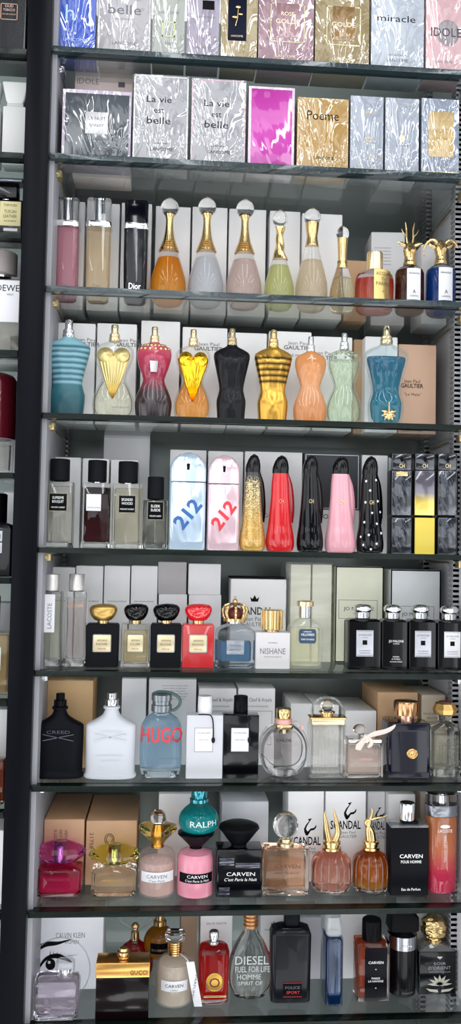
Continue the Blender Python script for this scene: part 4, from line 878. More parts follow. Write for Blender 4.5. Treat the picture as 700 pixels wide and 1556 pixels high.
it = Item('small pink tinted bottle with silky ribbon bow', 7, 524, 579, 1100, .05, 55, 84)
it.loft('glass_body', clear('F4F0EE', 1.3, .05), rbox(-27, 27, -15, 15, 0, 56, .2, 1.5)); it.loft('liquid', juice('F4D6C6', .3), rbox(-23, 23, -11, 11, 6, 48, .3, 2)); it.loft('silver_plate', solid('D6D2CC', .2, .9), rbox(-26, 26, -14.5, 14.5, 56, 62, .2, 1)); it.rnd('neck', SILVER, [(62, 8), (68, 9)]); it.balls('glass_stopper', crystal('F6EEE8'), [((-6, 0, 75), 9.5, 1.1, .8, .95)]); 
rb = it.balls('ribbon_bow', solid('E2CFC6', .45), [((2, -13, 66), 5, 1.2, .7, .9)])
for P, rr in (([(2, -14, 66), (-4, -17, 60), (-10, -17, 52), (-12, -17, 46)], [3, 4, 5.5, 4]), ([(2, -14, 66), (14, -17, 72), (30, -16, 76), (46, -14, 84)], [2.5, 4.5, 4, 3]), ([(2, -14, 66), (8, -16, 60), (7, -17, 54), (3, -16, 50)], [2, 3, 3, 2])):
    pts = cr(P, 5); it.tube('ribbon_tail', solid('E0CDC2', .45), pts, [rr[min(int(i/5), 3)]*(1-(i % 5)/5)+rr[min(int(i/5)+1, 3)]*((i % 5)/5) for i in range(len(pts))], rb, 8, .14, (0, 1, .2))
it.text([('CHLOE', 0, 30, 4, 20)], -15.4, ROSEG)

it = Item('dark navy bottle with gold medallion and copper gold cap', 7, 583, 648, 1064, .055, 65, 122)
it.loft('body', solid('12142E', .15, 0, 1), rbox(-32, 32, -19, 19, 0, 88, .12, 2)); it.loft('bevelled_front', solid('10112A', .1, 0, 1), [(0, 24, 1, .2, 0, -19.5), (2, 27, 1, .2, 0, -19.2), (66, 27, 1, .2, 0, -19.2), (68, 24, 1, .2, 0, -19.5)], f=lambda x, y, z: (x, y, z+9))
it.rnd('cap_collar', ROSEG, [(88, 12), (98, 12.5)]); it.rnd('cap', solid('CC9A72', .15, 1), [(98, 13), (99, 18), (118, 18.5), (121, 17.5), (122, 14)]); md = it.balls('gold_medallion', solid('D8A768', .3, 1), [((4, -20.5, 40), 8, 1, .2, 1)])
bm = bmesh.new(); add_tube(bm, [(4+7.4*cos(t), -22, 40+7.4*sin(t)) for t in (2*PI*i/24 for i in range(25))], .8, 8); add_ball(bm, (4, -22, 41), 3.2, 1, .5, 1.2, 10, 8)
for k in range(8): add_tube(bm, [(4+2.6*cos(k*.79), -22, 41+3*sin(k*.79)), (4+5*cos(k*.79+.3), -22, 41+5*sin(k*.79+.3))], .5, 6)
it.fin(bm, 'medallion_relief', GOLD, md)
it = Item('clear octagonal bottle with faceted gold hexagon cap', 7, 651, 699, 1065, .055, 50, 120)
it.loft('glass_body', clear('F0F2EC', 1.4, .05), [(0, 22, 15, .5), (2, 25, 17, .45), (10, 24, 16, .45), (14, 23, 15, .4), (66, 23, 15, .4), (74, 24.5, 16, .5), (84, 14, 11, .7), (88, 10, 9, .9), (98, 11, 10, .9)]); it.loft('liquid', juice('ECECD6', .2), rbox(-19, 19, -11, 11, 14, 66, .4, 3)); it.loft('glass_base', crystal(), [(1, 20, 13, .4), (12, 21, 14, .4)])
it.loft('faceted_cap', solid('C9A263', .25, .9), [(98, 12, 12, .02), (100, 16, 15, .6), (107, 17.5, 16, .6), (116, 14, 13, .6), (118, 12, 11, .6)], n=8, sharp=5); it.loft('cap_top', solid('5A2A22', .4), [(117.5, 9, 9, .6), (119.6, 8.5, 8.5, .6)], n=8)
pn = it.poly('label_border', INKG, [[(-13, z), (16, z), (16, z+.7), (-13, z+.7)] for z in (20, 50)]+[[(x, 20), (x+.6, 20), (x+.6, 50), (x, 50)] for x in (-13, -9, -4, 2, 7, 12, 15.4)], -15.2, .3); it.text([('EAU', 0, 64, 4, 14)], -15.4, INKG)

# ------------------------------------------------------------------ eighth shelf
G8 = 'cartons behind the bottles on the eighth shelf'
K8 = card('CCA27E', .06); DK = solid('3E2C22', .6)
b = crate('kraft carton with vertical print behind the magenta faceted cap', 8, 66, 127, 1245, .095, .15, K8, G8)
for i, t in enumerate(('VIETATA', 'NOT FOR', 'ILLEGAL')):
    o = b.text([(t, 0, 0, 4.5, 24)], 0, DK, turn=-1); o.location = Vector(((3-i*8)*b.sx, b.f*b.sx, (b.H-28)*b.sx))
b = crate('kraft carton with round crest behind the yellow faceted cap', 8, 130, 207, 1247, .095, .15, K8, G8)
o = b.text([('21758', 0, 0, 5.5, 24)], 0, DK, turn=-1); o.location = Vector((-30*b.sx, b.f*b.sx, (b.H-30)*b.sx))
bm = bmesh.new(); add_tube(bm, [(-3+7*cos(t), b.f, b.H-28+8*sin(t)) for t in (2*PI*i/24 for i in range(25))], .6, 6); add_tube(bm, [(-3+4.6*cos(t), b.f, b.H-28+5.4*sin(t)) for t in (2*PI*i/20 for i in range(21))], .5, 6); b.fin(bm, 'round_crest', DK)
b = crate('grey white carton behind glass stopper and turquoise bottles', 8, 240, 308, 1206, .13, .08, WB, G8)
b = crate('light grey carton behind the black flared cap bottle', 8, 336, 407, 1218, .12, .08, card('DCDEE6'), G8); b.text([('CARVEN', 0, 30, 4, 30)], b.f, INKG)
def legs_logo(b, cx, cz, k, mat=INK):
    L = [[(-2, 0), (-5, 6), (-6, 12), (-2, 20), (4, 27), (1, 30), (9, 32), (5, 26), (0, 18), (-2, 12), (2, 6), (2, 0)], [(-3, 2), (2, 8), (7, 13), (13, 14), (18, 20), (17, 14), (13, 10), (7, 9), (3, 2)]]
    b.poly('legs_print', mat, [[(cx+x*k, cz+z*k) for x, z in p] for p in L], b.f+.1, .3)
for lab, x0, x1, yt, dz in (('white carton printed with kicking legs, left of the three', 437, 491, 1202, -24), ('white carton printed with kicking legs, middle of the three', 494, 555, 1202, 0), ('partly hidden carton printed with kicking legs, right of the three', 558, 584, 1203, 0)):
    b = crate(lab, 8, x0, x1, yt, .10 if x0 < 550 else .13, .07, WB, G8)
    legs_logo(b, (x0+x1)/2*0+2, b.H-42+dz, .8 if x0 < 550 else .6); b.text([('SCANDAL', 0, b.H-50+dz, 12, 46 if x0 < 550 else 26)], b.f, INK, bold=.02); b.text([('Jean Paul', 4, b.H-61+dz, 4, 22), ('GAULTIER', 4, b.H-67+dz, 4.5, 26)], b.f, INKG)
crate('plain white carton behind the matt black chrome capped bottle', 8, 590, 630, 1207, .11, .09, WB2, G8)
crate('beige carton behind the orange to pink bottle', 8, 638, 668, 1204, .12, .08, card('CBBEB0'), G8)

GV = 'square bottles with wide faceted glass caps'
def vers(lab, x0, x1, yt, gl, lq, capc, tx):
    it = Item(lab, 8, x0, x1, yt, .065, 80, 98, GV)
    it.loft('glass_body', gl, [(0, 28, 18, .3), (3, 33, 21, .25), (46, 34, 21, .25), (50, 32, 20, .3), (55, 20, 15, .5), (58, 13, 12, .8)]); it.loft('liquid', lq, rbox(-29, 29, -17, 17, 7, 38, .3, 3)); it.loft('glass_base', crystal('FFF0F4'), [(1, 26, 15, .3), (6.5, 29, 17, .3)])
    it.rnd('neck', SILVER, [(57, 9), (60, 9)])
    it.loft('faceted_cap', crystal(capc, 1.4), [(56, 14, 9, 2), (60, 24, 13, 2.1), (68, 35, 18, 2.2), (77, 40, 21, 2.2), (86, 34, 18, 2.2), (93, 22, 12, 2.1), (97, 12, 7, 2)], n=12, sharp=3)
    it.rnd('cap_core', solid('C9C6CC', .2, 1), [(60, 7), (62, 9), (92, 9), (94, 7)]); it.text([('VERSACE', 0, 33, 4.5, 34)], -21.3, tx)
    return it
vers('magenta pink square bottle with magenta faceted oval cap', 50, 131, 1276, clear('F4C8DC', 1.2, .05), juice('D42468', .55, [(0, 'F0206E'), (1, 'C00C4A')], .05), 'FF8CF4', solid('8E1448', .4))
vers('clear square bottle with yellow faceted oval cap', 133, 213, 1281, clear('F6F4EC', 1.2, .04), juice('F2EAD6', .15), 'FAF788', solid('B98A3A', .3, .8))
it = Item('pinkish frosted bottle with amber flared collar and crystal stopper', 8, 209, 267, 1232, .06, 58, 140)
it.rnd('glass_body', clear('F6E8E6', 1.0, .12), spl([(0, 24, 24, 2), (2, 28, 28, 2), (40, 29, 29, 2), (66, 28, 28, 2), (74, 24, 24, 2), (79, 13, 13, 2)], 4) and [(0, 24), (2, 28), (40, 29), (66, 28), (73, 24), (79, 13)])
it.rnd('liquid', juice('F2D2C8', .4), [(4, 25), (6, 26.5), (55, 26.5), (57, 25)]); it.rnd('flared_collar', crystal('F8D070', 1.35), [(79, 10), (84, 9), (92, 14), (104, 25), (109, 29), (114, 29), (117, 20), (118, 9)]); it.rnd('neck', GOLD, [(78, 8), (118, 7)]); it.loft('crystal_stopper', crystal(), [(118, 5, 5, .4), (121, 9, 9, .4), (127, 12, 11, .4), (135, 11, 10, .4), (140, 6, 6, .4)], n=12, sharp=5)
lb = it.label(WHITE, -26, 28, 29, 46, -29.2, .5, bend=29.2); it.text([('CARVEN', 0, 39, 6, 32), ("C'est Paris", 0, 32, 4, 24)], -30, INKG, lb, bend=30, slant=.1)
GC = ''
it = Item('round pink bottle with black ribbon label, under a turquoise one', 8, 268, 325, 1262, .06, 57, 114)
it.rnd('body', solid('DC8CA0', .25, 0, .4), [(0, 25), (2, 28), (34, 28.5), (66, 28.5), (76, 25), (81, 14), (83, 10)]); it.rnd('neck', BLACK, [(82, 10), (86, 9)]); it.rnd('flared_cap', solid('17171C', .3), [(85, 9), (92, 14), (102, 22), (109, 28), (112, 28), (114, 25)])
lb = it.label(solid('17151A', .35), -28, 28, 29, 46, -28.6, .7, bend=28.6, name='black_band'); it.text([('CARVEN', 2, 41, 5.5, 32)], -29.7, INKW, lb, bend=29.7); it.text([("C'est Paris la Nuit", 2, 33.5, 4, 38)], -29.7, INKW, lb, bend=29.7, slant=.2); pk = it
it = Item('turquoise round bottle balanced on top of a pink bottle', 8, 271, 332, 1193, .06, 61, 90, z=pk.top-.0006)
it.rnd('glass_body', clear('C8F0EE', 1.3, .03), spl([(0, 20, 20, 2), (3, 26, 26, 2), (14, 30, 30, 2), (28, 30, 30, 2), (42, 26, 26, 2), (54, 15, 15, 2), (58, 11, 11, 2)], 4) and [(0, 20), (3, 25), (8, 28.5), (16, 30.5), (28, 30), (38, 27), (46, 21), (52, 15), (58, 12)])
it.rnd('liquid', juice('0CB8BC', .55), [(2, 19), (5, 24), (10, 27.5), (16, 29), (28, 28.5), (37, 25.5), (39, 22)]); it.rnd('collar', solid('1E8E9A', .15, .7, 1), [(57, 12), (58, 14), (64, 14), (65, 11)]); it.rnd('cap', solid('1A8A98', .12, .7, 1), [(64, 11.5), (66, 12.5), (88, 12.5), (90, 11)])
it.text([('RALPH', 8, 24, 11, 44)], -31, solid('D8F4F2', .3), bend=31)
it = Item('glossy black square bottle with wide black flared cap', 8, 327, 396, 1250, .055, 68, 118)
it.loft('body', solid('0C0C14', .12, 0, 1), rbox(-34, 34, -19, 19, 0, 80, .1, 1.5)); it.rnd('neck', BLACK, [(80, 12), (84, 11)]); it.rnd('flared_cap', solid('141418', .4), [(84, 12), (92, 18), (104, 26), (110, 30.5), (114, 29), (117.5, 22), (118, 10)])
lb = it.label(solid('13131C', .3), -31, 31, 24, 48, -19.2, .4, name='black_band'); it.text([('CARVEN', 2, 40, 6, 42)], -19.9, INKW, lb); it.text([("C'est Paris la Nuit", 2, 31, 5, 48)], -19.9, INKW, lb, slant=.25)
for a_ in ((-30, -8, 54, 66), (-6, 30, 50, 58), (-30, -14, 6, 18)): it.box('mirror_facet', solid('3A3C48', .15, .5, 1), a_[0], a_[1], -19.6, -19.1, a_[2], a_[3], None, .02, .1)
it = Item('amber perfume in square glass with big round glass stopper', 8, 398, 467, 1232, .06, 69, 138)
it.loft('glass_body', clear('F6F0EC', 1.3, .05), rbox(-34.5, 34.5, -18, 18, 0, 78, .25, 3)); it.loft('liquid', juice('F0B488', .34), rbox(-29, 29, -14, 14, 10, 66, .25, 3)); it.loft('glass_base', crystal(), rbox(-28, 28, -13, 13, 1.5, 8.5, .25, 1)); it.rnd('neck', PGOLD, [(78, 13), (84, 13), (86, 10), (92, 11)])
it.balls('glass_stopper', crystal(), [((0, 0, 114), 23, .86, .45, 1.02)]); it.tube('stopper_core', clear('F0E8E0', 1.4, .2), [(0, 0, 90), (0, 0, 118)], [4, 2.5], None, 10); it.text([('CARVEN', 1, 50, 6.5, 38), ('DANS MA BULLE', 0, 39, 3, 38)], -18.2, solid('5A3020', .5))
GS = 'ribbed round bottles with golden legs kicking out of the top'
def scandal(lab, x0, x1, yt, gl, lq, pose, H0):
    it = Item(lab, 8, x0, x1, yt, .065, 58, H0, GS, yk=.85)
    P = [(0, 22), (2, 26), (8, 28), (14, 29), (46, 29), (58, 27), (66, 22), (71, 14), (74, 11)]
    it.rnd('glass_body', gl, P); it.rnd('liquid', lq, [(9, 23), (12, 26), (46, 26.5), (57, 24.5), (62, 21)]); it.rnd('glass_base', crystal(), [(1, 22), (3, 25), (8, 24)])
    bm = bmesh.new()
    for k in range(16):
        a = 2*PI*k/16+.1; add_tube(bm, [(r*cos(a), r*sin(a), z) for z, r in ((6, 27.5), (14, 29.2), (46, 29.2), (58, 27), (66, 22))], .9, 6)
    tag(it.fin(bm, 'glass_ribs', clear('F2E6DC', 2, .1)), None, None, None, 'stuff')
    it.rnd('gold_collar', GOLD, [(73, 12), (74, 14), (78, 14), (79, 11), (84, 11), (85, 13), (89, 13), (90, 9)])
    for nm_, pts, rr in pose: it.tube(nm_, GOLD, cr(pts, 5), [rr[min(i//5, len(rr)-1)]+(rr[min(i//5+1, len(rr)-1)]-rr[min(i//5, len(rr)-1)])*((i % 5)/5) for i in range(5*(len(pts)-1)+1)], None, 10)
scandal('rosy ribbed bottle with two straight golden legs', 473, 533, 1229, clear('F6ECEA', 1.3, .05), juice('DFA08E', .3, [(0, 'F4C8B4'), (1, 'DC7C64')], .09),
    [('leg', [(-4, 0, 88), (-7, 0, 106), (-9, 0, 122), (-11, 0, 136), (-10, 0, 144)], [5.5, 4.5, 3.4, 2, .8]), ('leg', [(4, 0, 88), (9, 0, 104), (7, 0, 122), (4, 0, 138), (2, 0, 148)], [5.5, 4.5, 3.4, 1.8, .6])], 148)
scandal('deep amber ribbed bottle with bent golden legs', 535, 590, 1227, clear('F4E6D6', 1.3, .04), juice('C8752E', .35, [(0, 'E0B460'), (.3, 'E08020'), (1, 'A83408')], .09),
    [('leg', [(-2, 0, 88), (-4, 0, 108), (-2, 0, 126), (2, 0, 142), (0, 0, 150)], [6, 4.8, 3.4, 1.8, .6]), ('leg', [(3, 0, 88), (1, 0, 106), (-8, 0, 124), (6, 0, 130), (20, 0, 133), (26, 0, 136)], [6, 4.6, 3.6, 2.8, 1.8, .6])], 150)
it = Item('matt black square shouldered bottle with chrome cap and white print', 8, 589, 646, 1219, .055, 56, 145)
it.loft('body', solid('14151D', .35), rbox(-28, 28, -15, 15, 0, 108, .1, 1)); it.loft('glass_shoulders', clear('D8DCE2', 1.6, .15), rbox(-28, 28, -15, 15, 108.2, 113, .1, 1)); it.loft('shoulder_block', solid('14151D', .35), rbox(-9, 14, -11, 11, 108, 117, .2, 1)); it.rnd('cap', CHROME, [(117, 10), (118, 11.5), (143, 11.5), (145, 10.5)])
it.text([('CARVEN', 2, 63, 6, 34), ('POUR HOMME', 2, 54, 4.5, 30), ('Eau de Parfum', 2, 10, 4, 28)], -15.3, INKW, bold=.01)
it = Item('tall bottle fading from orange to hot pink with glass cap', 8, 646, 692, 1202, .06, 44, 163)
it.loft('body', juice('D0306A', .8, [(0, 'E00C54'), (.25, 'DC2058'), (.55, 'D87C4C'), (.9, 'C07434')], .125), spl([(0, 17, 13, 2.6), (4, 20, 15, 2.8), (60, 21, 15, 2.8), (124, 21.5, 15, 2.8), (126, 20, 14, 2.8)], 4)); it.loft('glass_skin', clear('F6E8E8', 1.6, .03), [(.4, 19, 14.5, 2.8), (4, 21.5, 16, 2.8), (124, 22.5, 16, 2.8)])
it.loft('silver_collar', solid('8A8C94', .25, .9), [(125, 22, 16, 2.8), (126, 22.5, 16.5, 2.8), (142, 22.5, 16.5, 2.8), (143, 21.5, 16, 2.8)]); it.loft('glass_cap', crystal(), [(143, 21.5, 16, 2.8), (146, 22, 16, 2.8), (161, 21, 15, 2.8), (163, 19, 13, 2.8)]); it.rnd('spray_stem', SILVER, [(143.5, 7), (158, 7)])
it.text([('LACOSTE', 1, 103, 5, 20)], -16.4, INKW); it.balls('crocodile_print', INKW, [((1, -16.3, 110), 5, 1.4, .1, .6)]); o = it.text([('TOUCH OF PINK', 0, 0, 3.4, 44)], -16.4, solid('E8D8D0', .5), turn=1); o.location = Vector((it.sx, 0, 74*it.sz))

# ------------------------------------------------------------------ lowest shelf
G9 = 'cartons behind the bottles on the lowest shelf'
b = crate('white carton printed with a large black eye', 9, 54, 156, 1394, .10, .07, card('EEEFF6'), G9)
b.text([('CALVIN KLEIN', 1, b.H-27, 8, 44), ('WOMEN', 3, b.H-37, 6, 22)], b.f, INKG)
def q2(P, m=8): return [(v.x, v.z) for v in cr([(x, 0, z) for x, z in P], m)]
ey = b.H-72
up = q2([(-50, ey-14), (-44, ey+2), (-34, ey+14), (-18, ey+18), (-4, ey+12), (4, ey+6)]); dn = q2([(4, ey+4), (-8, ey+8), (-22, ey+11), (-34, ey+8), (-44, ey-4), (-50, ey-18)])
b.poly('eye_print', INK, [up+dn, q2([(-50, ey+30), (-34, ey+36), (-16, ey+36), (4, ey+40)])+q2([(4, ey+39), (-18, ey+31), (-36, ey+28), (-50, ey+20)]),
    [(-28+7.5*cos(t), ey+2+8.5*sin(t)) for t in (2*PI*i/28 for i in range(28))]]+[[(-30+i*4, ey+13), (-28+i*4, ey+14), (-29+i*6, ey+24-i*1.2)] for i in range(8)], b.f+.1, .3)
b.balls('eye_highlight', WHITE, [((-30, b.f-.3, ey+5), 2.2, 1, .1, 1)])
bm = bmesh.new()
a, c = at(42, 1480, .085), at(133, 1480, .085); k_ = (c.x-a.x)/91
add_tube(bm, [(45*cos(t), 0, 45+45*sin(t)*1.05) for t in (2*PI*i/64 for i in range(65))], .8, 8, 2)
o = finish(bm, 'glass_hoop', clear('C4C8CE', 1.5, .35), None, k_, k_, k_); o.location = ((a.x+c.x)/2+.006, .062, ZC+ZS[9]+.002+.8*k_*1.5); tag(o, 'thin clear ring standing against the carton with the eye', 'clear ring')
for lab, x0, x1, yt, m, Y in (('white grey carton behind the red clear bottle', 304, 352, 1391, WB, .11), ('grey carton printed with a small crest behind the flask', 395, 440, 1388, WB, .12), ('grey carton half hidden behind navy bottles', 443, 487, 1394, card('C4C2CA'), .12),
    ('pale carton behind the slim blue bottle', 516, 556, 1386, WB, .12), ('white carton behind golden head capped bottle', 618, 662, 1388, WB2, .115), ('brown carton between amber globe and red clear bottle', 274, 299, 1386, card('A88E78'), .14)):
    b = crate(lab, 9, x0, x1, yt, Y, .07, m, G9)
    if x0 == 395: crown_logo(b, -2, b.H-18, .7, INKG); b.text([('MARC DE PARFUM', 0, b.H-24, 2.4, 32)], b.f, INKG)
    if x0 == 304: b.text([('EAU DE TOILETTE', 0, b.H-12, 3, 30)], b.f, INKG)

it = Item('pale lilac square bottle in front of the eye carton', 9, 50, 122, 1459, .024, 72, 98)
it.loft('glass_body', clear('EEEAF2', 1.4, .06), [(0, 30, 17, .3), (3, 33, 19, .25), (60, 35, 19, .3), (68, 33, 18, .5), (72, 20, 14, .7)]); it.loft('liquid', juice('E8D6E8', .3), rbox(-29, 29, -14, 14, 8, 54, .3, 4)); it.loft('glass_base', crystal(), rbox(-27, 27, -13, 13, 1, 6.5, .3, 1)); it.rnd('spray_pump', CHROME, [(66, 8), (68, 10), (74, 10), (75, 8), (78, 8), (79, 9.5), (84, 9.5)]).location.x = 12*it.sx
o = it.loft('glass_cap', clear('F2F2F6', 1.8, .1), [(68, 12, 11, .5), (70, 14, 12, .5), (95, 14, 12, .5), (98, 12, 10, .5)]); o.location.x = 12*it.sx; it.text([('CALVIN KLEIN', 2, 40, 3.2, 30), ('WOMEN', 2, 34, 3, 18)], -19.3, INKG)
it = Item('dark oxblood slab bottle with golden top plate and gold pump', 9, 146, 226, 1440, .022, 80, 108)
it.loft('body', solid('14060A', .12, 0, 1), rbox(-40, 40, -17, 17, 0, 68, .06, 1)); it.loft('gold_plate', solid('D9A65E', .22, 1), rbox(-40.5, 40.5, -17.6, 17.6, 68, 92, .06, 1)); it.rnd('spray_pump', GOLD, [(92, 8), (93, 10), (96, 10), (97, 8), (99, 8), (100, 10), (103, 10), (104, 7), (108, 6)]); it.text([('GUCCI', 24, 76, 7, 26)], -17.9, solid('7A5220', .3, .8), bold=.02)
it = Item('red round bottle with clear glass heart shaped head, behind', 9, 176, 232, 1384, .13, 56, 112)
it.loft('glass_body', clear('F6DEDE', 1.2, .04), spl([(0, 14, 11, 2), (3, 22, 15, 2), (20, 28, 18, 2), (40, 27, 17, 2), (56, 18, 13, 2), (64, 8, 8, 2)], 5)); it.loft('liquid', juice('C40C18', .55), spl([(5, 18, 12, 2), (20, 25.5, 15, 2), (40, 24.5, 15, 2), (52, 18, 12, 2)], 4)); it.rnd('gold_neck', GOLD, [(63, 6), (68, 7), (78, 6)])
bm = bmesh.new(); add_tube(bm, [(1.5*16*sin(t)**3*1.0, 0, 96+1.1*(13*cos(t)-5*cos(2*t)-2*cos(3*t)-cos(4*t))) for t in (2*PI*i/48 for i in range(49))], 2.6, 10, 1.6); it.fin(bm, 'glass_heart', clear('EEF0F0', 2, .2)); it.balls('gold_bead', GOLD, [((0, 0, 86), 6, 1, 1, 1.2)])
it = Item('amber globe bottle with gold neck, partly hidden behind', 9, 217, 266, 1383, .13, 49, 108)
it.rnd('glass_body', clear('F4E6CE', 1.2, .04), [(z, math.sqrt(max(24.5**2-((z-58)*.92)**2, 9))*1.0) for z in range(32, 86, 3)]); it.rnd('foot', clear('F2EAD8', 1.4, .1), [(0, 20), (3, 21), (10, 14), (32, 10)]); it.rnd('liquid', juice('D08A10', .5), [(z, math.sqrt(max(22**2-(z-58)**2, 9))) for z in range(38, 74, 3)]); it.rnd('cap', GOLD, [(84, 8), (86, 10), (92, 10), (94, 7), (106, 7), (108, 5)])
lb = it.label(BLACK, -14, 14, 50, 66, -23.8, .8, bend=24); it.text([('ORIGINAL', 0, 56, 3.4, 24)], -25, PGOLD, lb, bend=25)
it = Item('frosted round bottle with crystal stopper and hanging white tag', 9, 235, 293, 1414, .06, 58, 124)
it.rnd('glass_body', clear('F2EEEA', 1.0, .16), spl([(0, 22, 22, 2), (3, 28, 28, 2)], 2) and [(0, 23), (3, 28), (8, 29), (62, 29), (72, 26), (80, 18), (84, 10)]); it.rnd('liquid', juice('ECDCC8', .4), [(4, 25), (7, 26.5), (60, 26.5), (70, 23)]); bm = bmesh.new()
for k in range(6): add_loft(bm, rd([(83+k*4, 10), (84+k*4, 11.5), (86+k*4, 11.5), (87+k*4, 10)]), 24)
it.fin(bm, 'gold_collar', GOLD); it.loft('crystal_stopper', crystal(), [(107, 7, 7, .3), (110, 14, 10, .25), (120, 15, 11, .25), (124, 12, 8, .25)], n=16, sharp=10)
lb = it.label(WHITE, -21, 21, 32, 50, -29.2, .5, bend=29.2); it.text([('CARVEN', 0, 42, 5.5, 28), ("L'EAU", 0, 35, 3)], -30, INK, lb, bend=30)
tg = it.loft('hanging_tag', WHITE, [(t, 6, .5, .2, 22+(90-t)*.17, -31+abs(45-t)*.06) for t in (6, 20, 40, 60, 75, 84)], n=16); o = it.text([('PARFUMS', 0, 0, 3.4, 40)], 0, INKG, tg, turn=-1); o.location = Vector((30*it.sx, -31.4*it.sy, 42*it.sz)); o.rotation_euler.y = .17
it.tube('tag_cord', WHITE, cr([(8, -10, 88), (16, -24, 88), (22, -30, 82)], 4), .8, None, 8)
it = Item('red perfume in straight clear bottle with gold seal', 9, 300, 347, 1414, .06, 47, 112)
it.loft('glass_body', clear('F8E6E4', 1.3, .04), [(0, 19, 15, .7), (3, 22.5, 18, .6), (80, 23.5, 19, .6), (88, 21, 17, .7), (92, 12, 12, .9)]); it.loft('liquid', juice('D02A26', .5, [(0, 'E82A1C'), (1, 'C01014')], .08), [(8, 18, 14, .6), (10, 20, 15.5, .6), (78, 21, 16, .6)]); it.rnd('spray_pump', SILVER, [(92, 9), (96, 9), (97, 6), (100, 6), (101, 7.5), (110, 7.5), (112, 6)])
s_ = it.balls('gold_seal', solid('C89A48', .3, .9), [((1, -19, 38), 13, 1, .12, 1.15)]); it.text([('O', 1, 38, 15)], -20.8, solid('5A1A14', .4), s_); it.box('gold_band', GOLD, -15, 19, -19.6, -18.6, 14, 17, None, .02, .2)
it = Item('clear round flask covered in raised lettering with copper screw cap', 9, 346, 412, 1378, .07, 66, 142)
it.loft('glass_body', clear('EEF0EE', 1.5, .07), spl([(0, 18, 12, 2.2), (3, 24, 15, 2.2), (20, 31, 18, 2.2), (42, 33, 19, 2.2), (66, 30, 17, 2.2), (86, 22, 14, 2.2), (102, 13, 11, 2.1), (110, 10, 10, 2)], 5)); it.loft('liquid', juice('F2F2EC', .15), spl([(8, 20, 11, 2.2), (20, 27, 14, 2.2), (42, 29.5, 15.5, 2.2), (60, 28, 14, 2.2)], 4))
bm = bmesh.new()
for k in range(5): add_loft(bm, rd([(110+k*6, 9.5), (111.5+k*6, 11), (114.5+k*6, 11), (116+k*6, 9.5)]), 24)
it.fin(bm, 'screw_cap', solid('B8865A', .35, .8)); o = it.text([('DIESEL', 1, 66, 13, 50), ('FUEL FOR LIFE', 2, 52, 9, 52), ('HOMME', -3, 40, 8, 36), ('SPIRIT OF', -1, 30, 6, 36)], -19.6, solid('B4BABA', .4))
it = Item('large navy black shouldered bottle with red letters', 9, 409, 470, 1384, .06, 61, 150)
it.loft('body', solid('11131F', .28, 0, .5), [(0, 27, 14, .5), (2, 29.5, 16, .45), (114, 30.5, 17, .45), (122, 28, 15, .5), (126, 20, 12, .6)]); it.loft('cap', solid('14151E', .35), rbox(-10, 14, -9, 9, 126, 150, .6, 1.5)); lb = it.label(solid('0E0E16', .3), -12, 16, 12, 36, -17, .5); frm = it.poly('label_border', INKR, [[(-12, z), (16, z), (16, z+.6), (-12, z+.6)] for z in (12, 35.4)], -17.5, .2, lb)
it.text([('POLICE', 2, 28, 4.5, 22)], -17.9, INKG, lb); it.text([('SPORT', 3, 20, 4.5, 20)], -17.9, INKR, lb)
it = Item('slim deep blue bottle standing edge on', 9, 491, 517, 1390, .055, 26, 150, rot=0)
it.loft('body', solid('06294E', .12, .2, .4), [(0, 11, 18, .5), (2, 12.5, 20, .4), (110, 12.5, 20, .4), (116, 10, 17, .5)]); it.loft('glass_skin', clear('88B8DC', 1.2, .0), [(.5, 13, 21, .4), (116, 13, 21, .4), (118, 11, 19, .5)]); it.loft('frosted_cap', clear('DDE2EC', 1.2, .55), [(118, 10, 14, .5), (122, 12, 16, .5), (130, 11.5, 15, .5), (150, 9, 12, .5)])
it = Item('square bottle with black front and black cylinder cap', 9, 539, 588, 1396, .06, 48, 140)
it.loft('glass_body', clear('F0DCD6', 1.3, .05), rbox(-24, 24, -15, 15, 0, 104, .15, 1.5)); it.loft('liquid', juice('C05A3C', .5), rbox(-20, 20, -11, 11, 6, 96, .2, 2)); it.rnd('cap', solid('101014', .3), [(104, 13), (105, 14.5), (138, 14), (140, 13)]); lb = it.label(solid('15151E', .25), -13, 19, 8, 96, -15.2, .5)
it.text([('CARVEN', 3, 70, 4.6, 22), ('*', 3, 57, 4), ('PARIS', 3, 42, 3.6, 12), ('LA HAVANE', 3, 37, 3.6, 22), ('*', 3, 24, 4)], -15.9, INKW, lb)
it = Item('black cylinder bottle with silver band and tilted angular black cap', 9, 588, 632, 1380, .075, 46, 142)
it.rnd('body', solid('0C0C10', .25, 0, .5), [(0, 19), (2, 21), (78, 21.5)]); it.rnd('silver_band', solid('A8A9B0', .2, 1), [(78, 22), (79, 23), (101, 23), (102, 20), (104, 15), (108, 12)]); bb = it.balls('band_beads', CHROME, [((-4+4*i, -22.5, 88), 1.6) for i in range(4)]); it.loft('angular_cap', solid('151519', .5), [(107, 17, 15, .3, 0), (110, 23, 18, .3, 0), (134, 22, 17, .3, 1), (142, 17, 13, .4, -3)], f=lambda x, y, z: (x, y, z-x*.12*(1 if z > 112 else 0)))
it.text([('PARFUM', 4, 8, 3, 18)], -21.6, INKG, bend=21.6)
it = Item('black square bottle with sculpted golden head cap', 9, 630, 686, 1388, .085, 54, 142)
it.loft('body', solid('121216', .15, 0, 1), rbox(-27, 27, -19, 19, 0, 80, .1, 1)); it.loft('glass_shoulders', clear('C8CCD2', 1.8, .2), [(80, 26, 18, .1), (84, 22, 16, .2), (90, 14, 12, .5)])
def lump(x, y, z):
    q = 1+.22*noise.noise(Vector((x*.11, y*.11, z*.11)))+.12*noise.noise(Vector((x*.3+4, y*.3, z*.3)))+(.06 if sin(z*.8+x*.25) > 0 else 0); return (x*q, y*q, z)
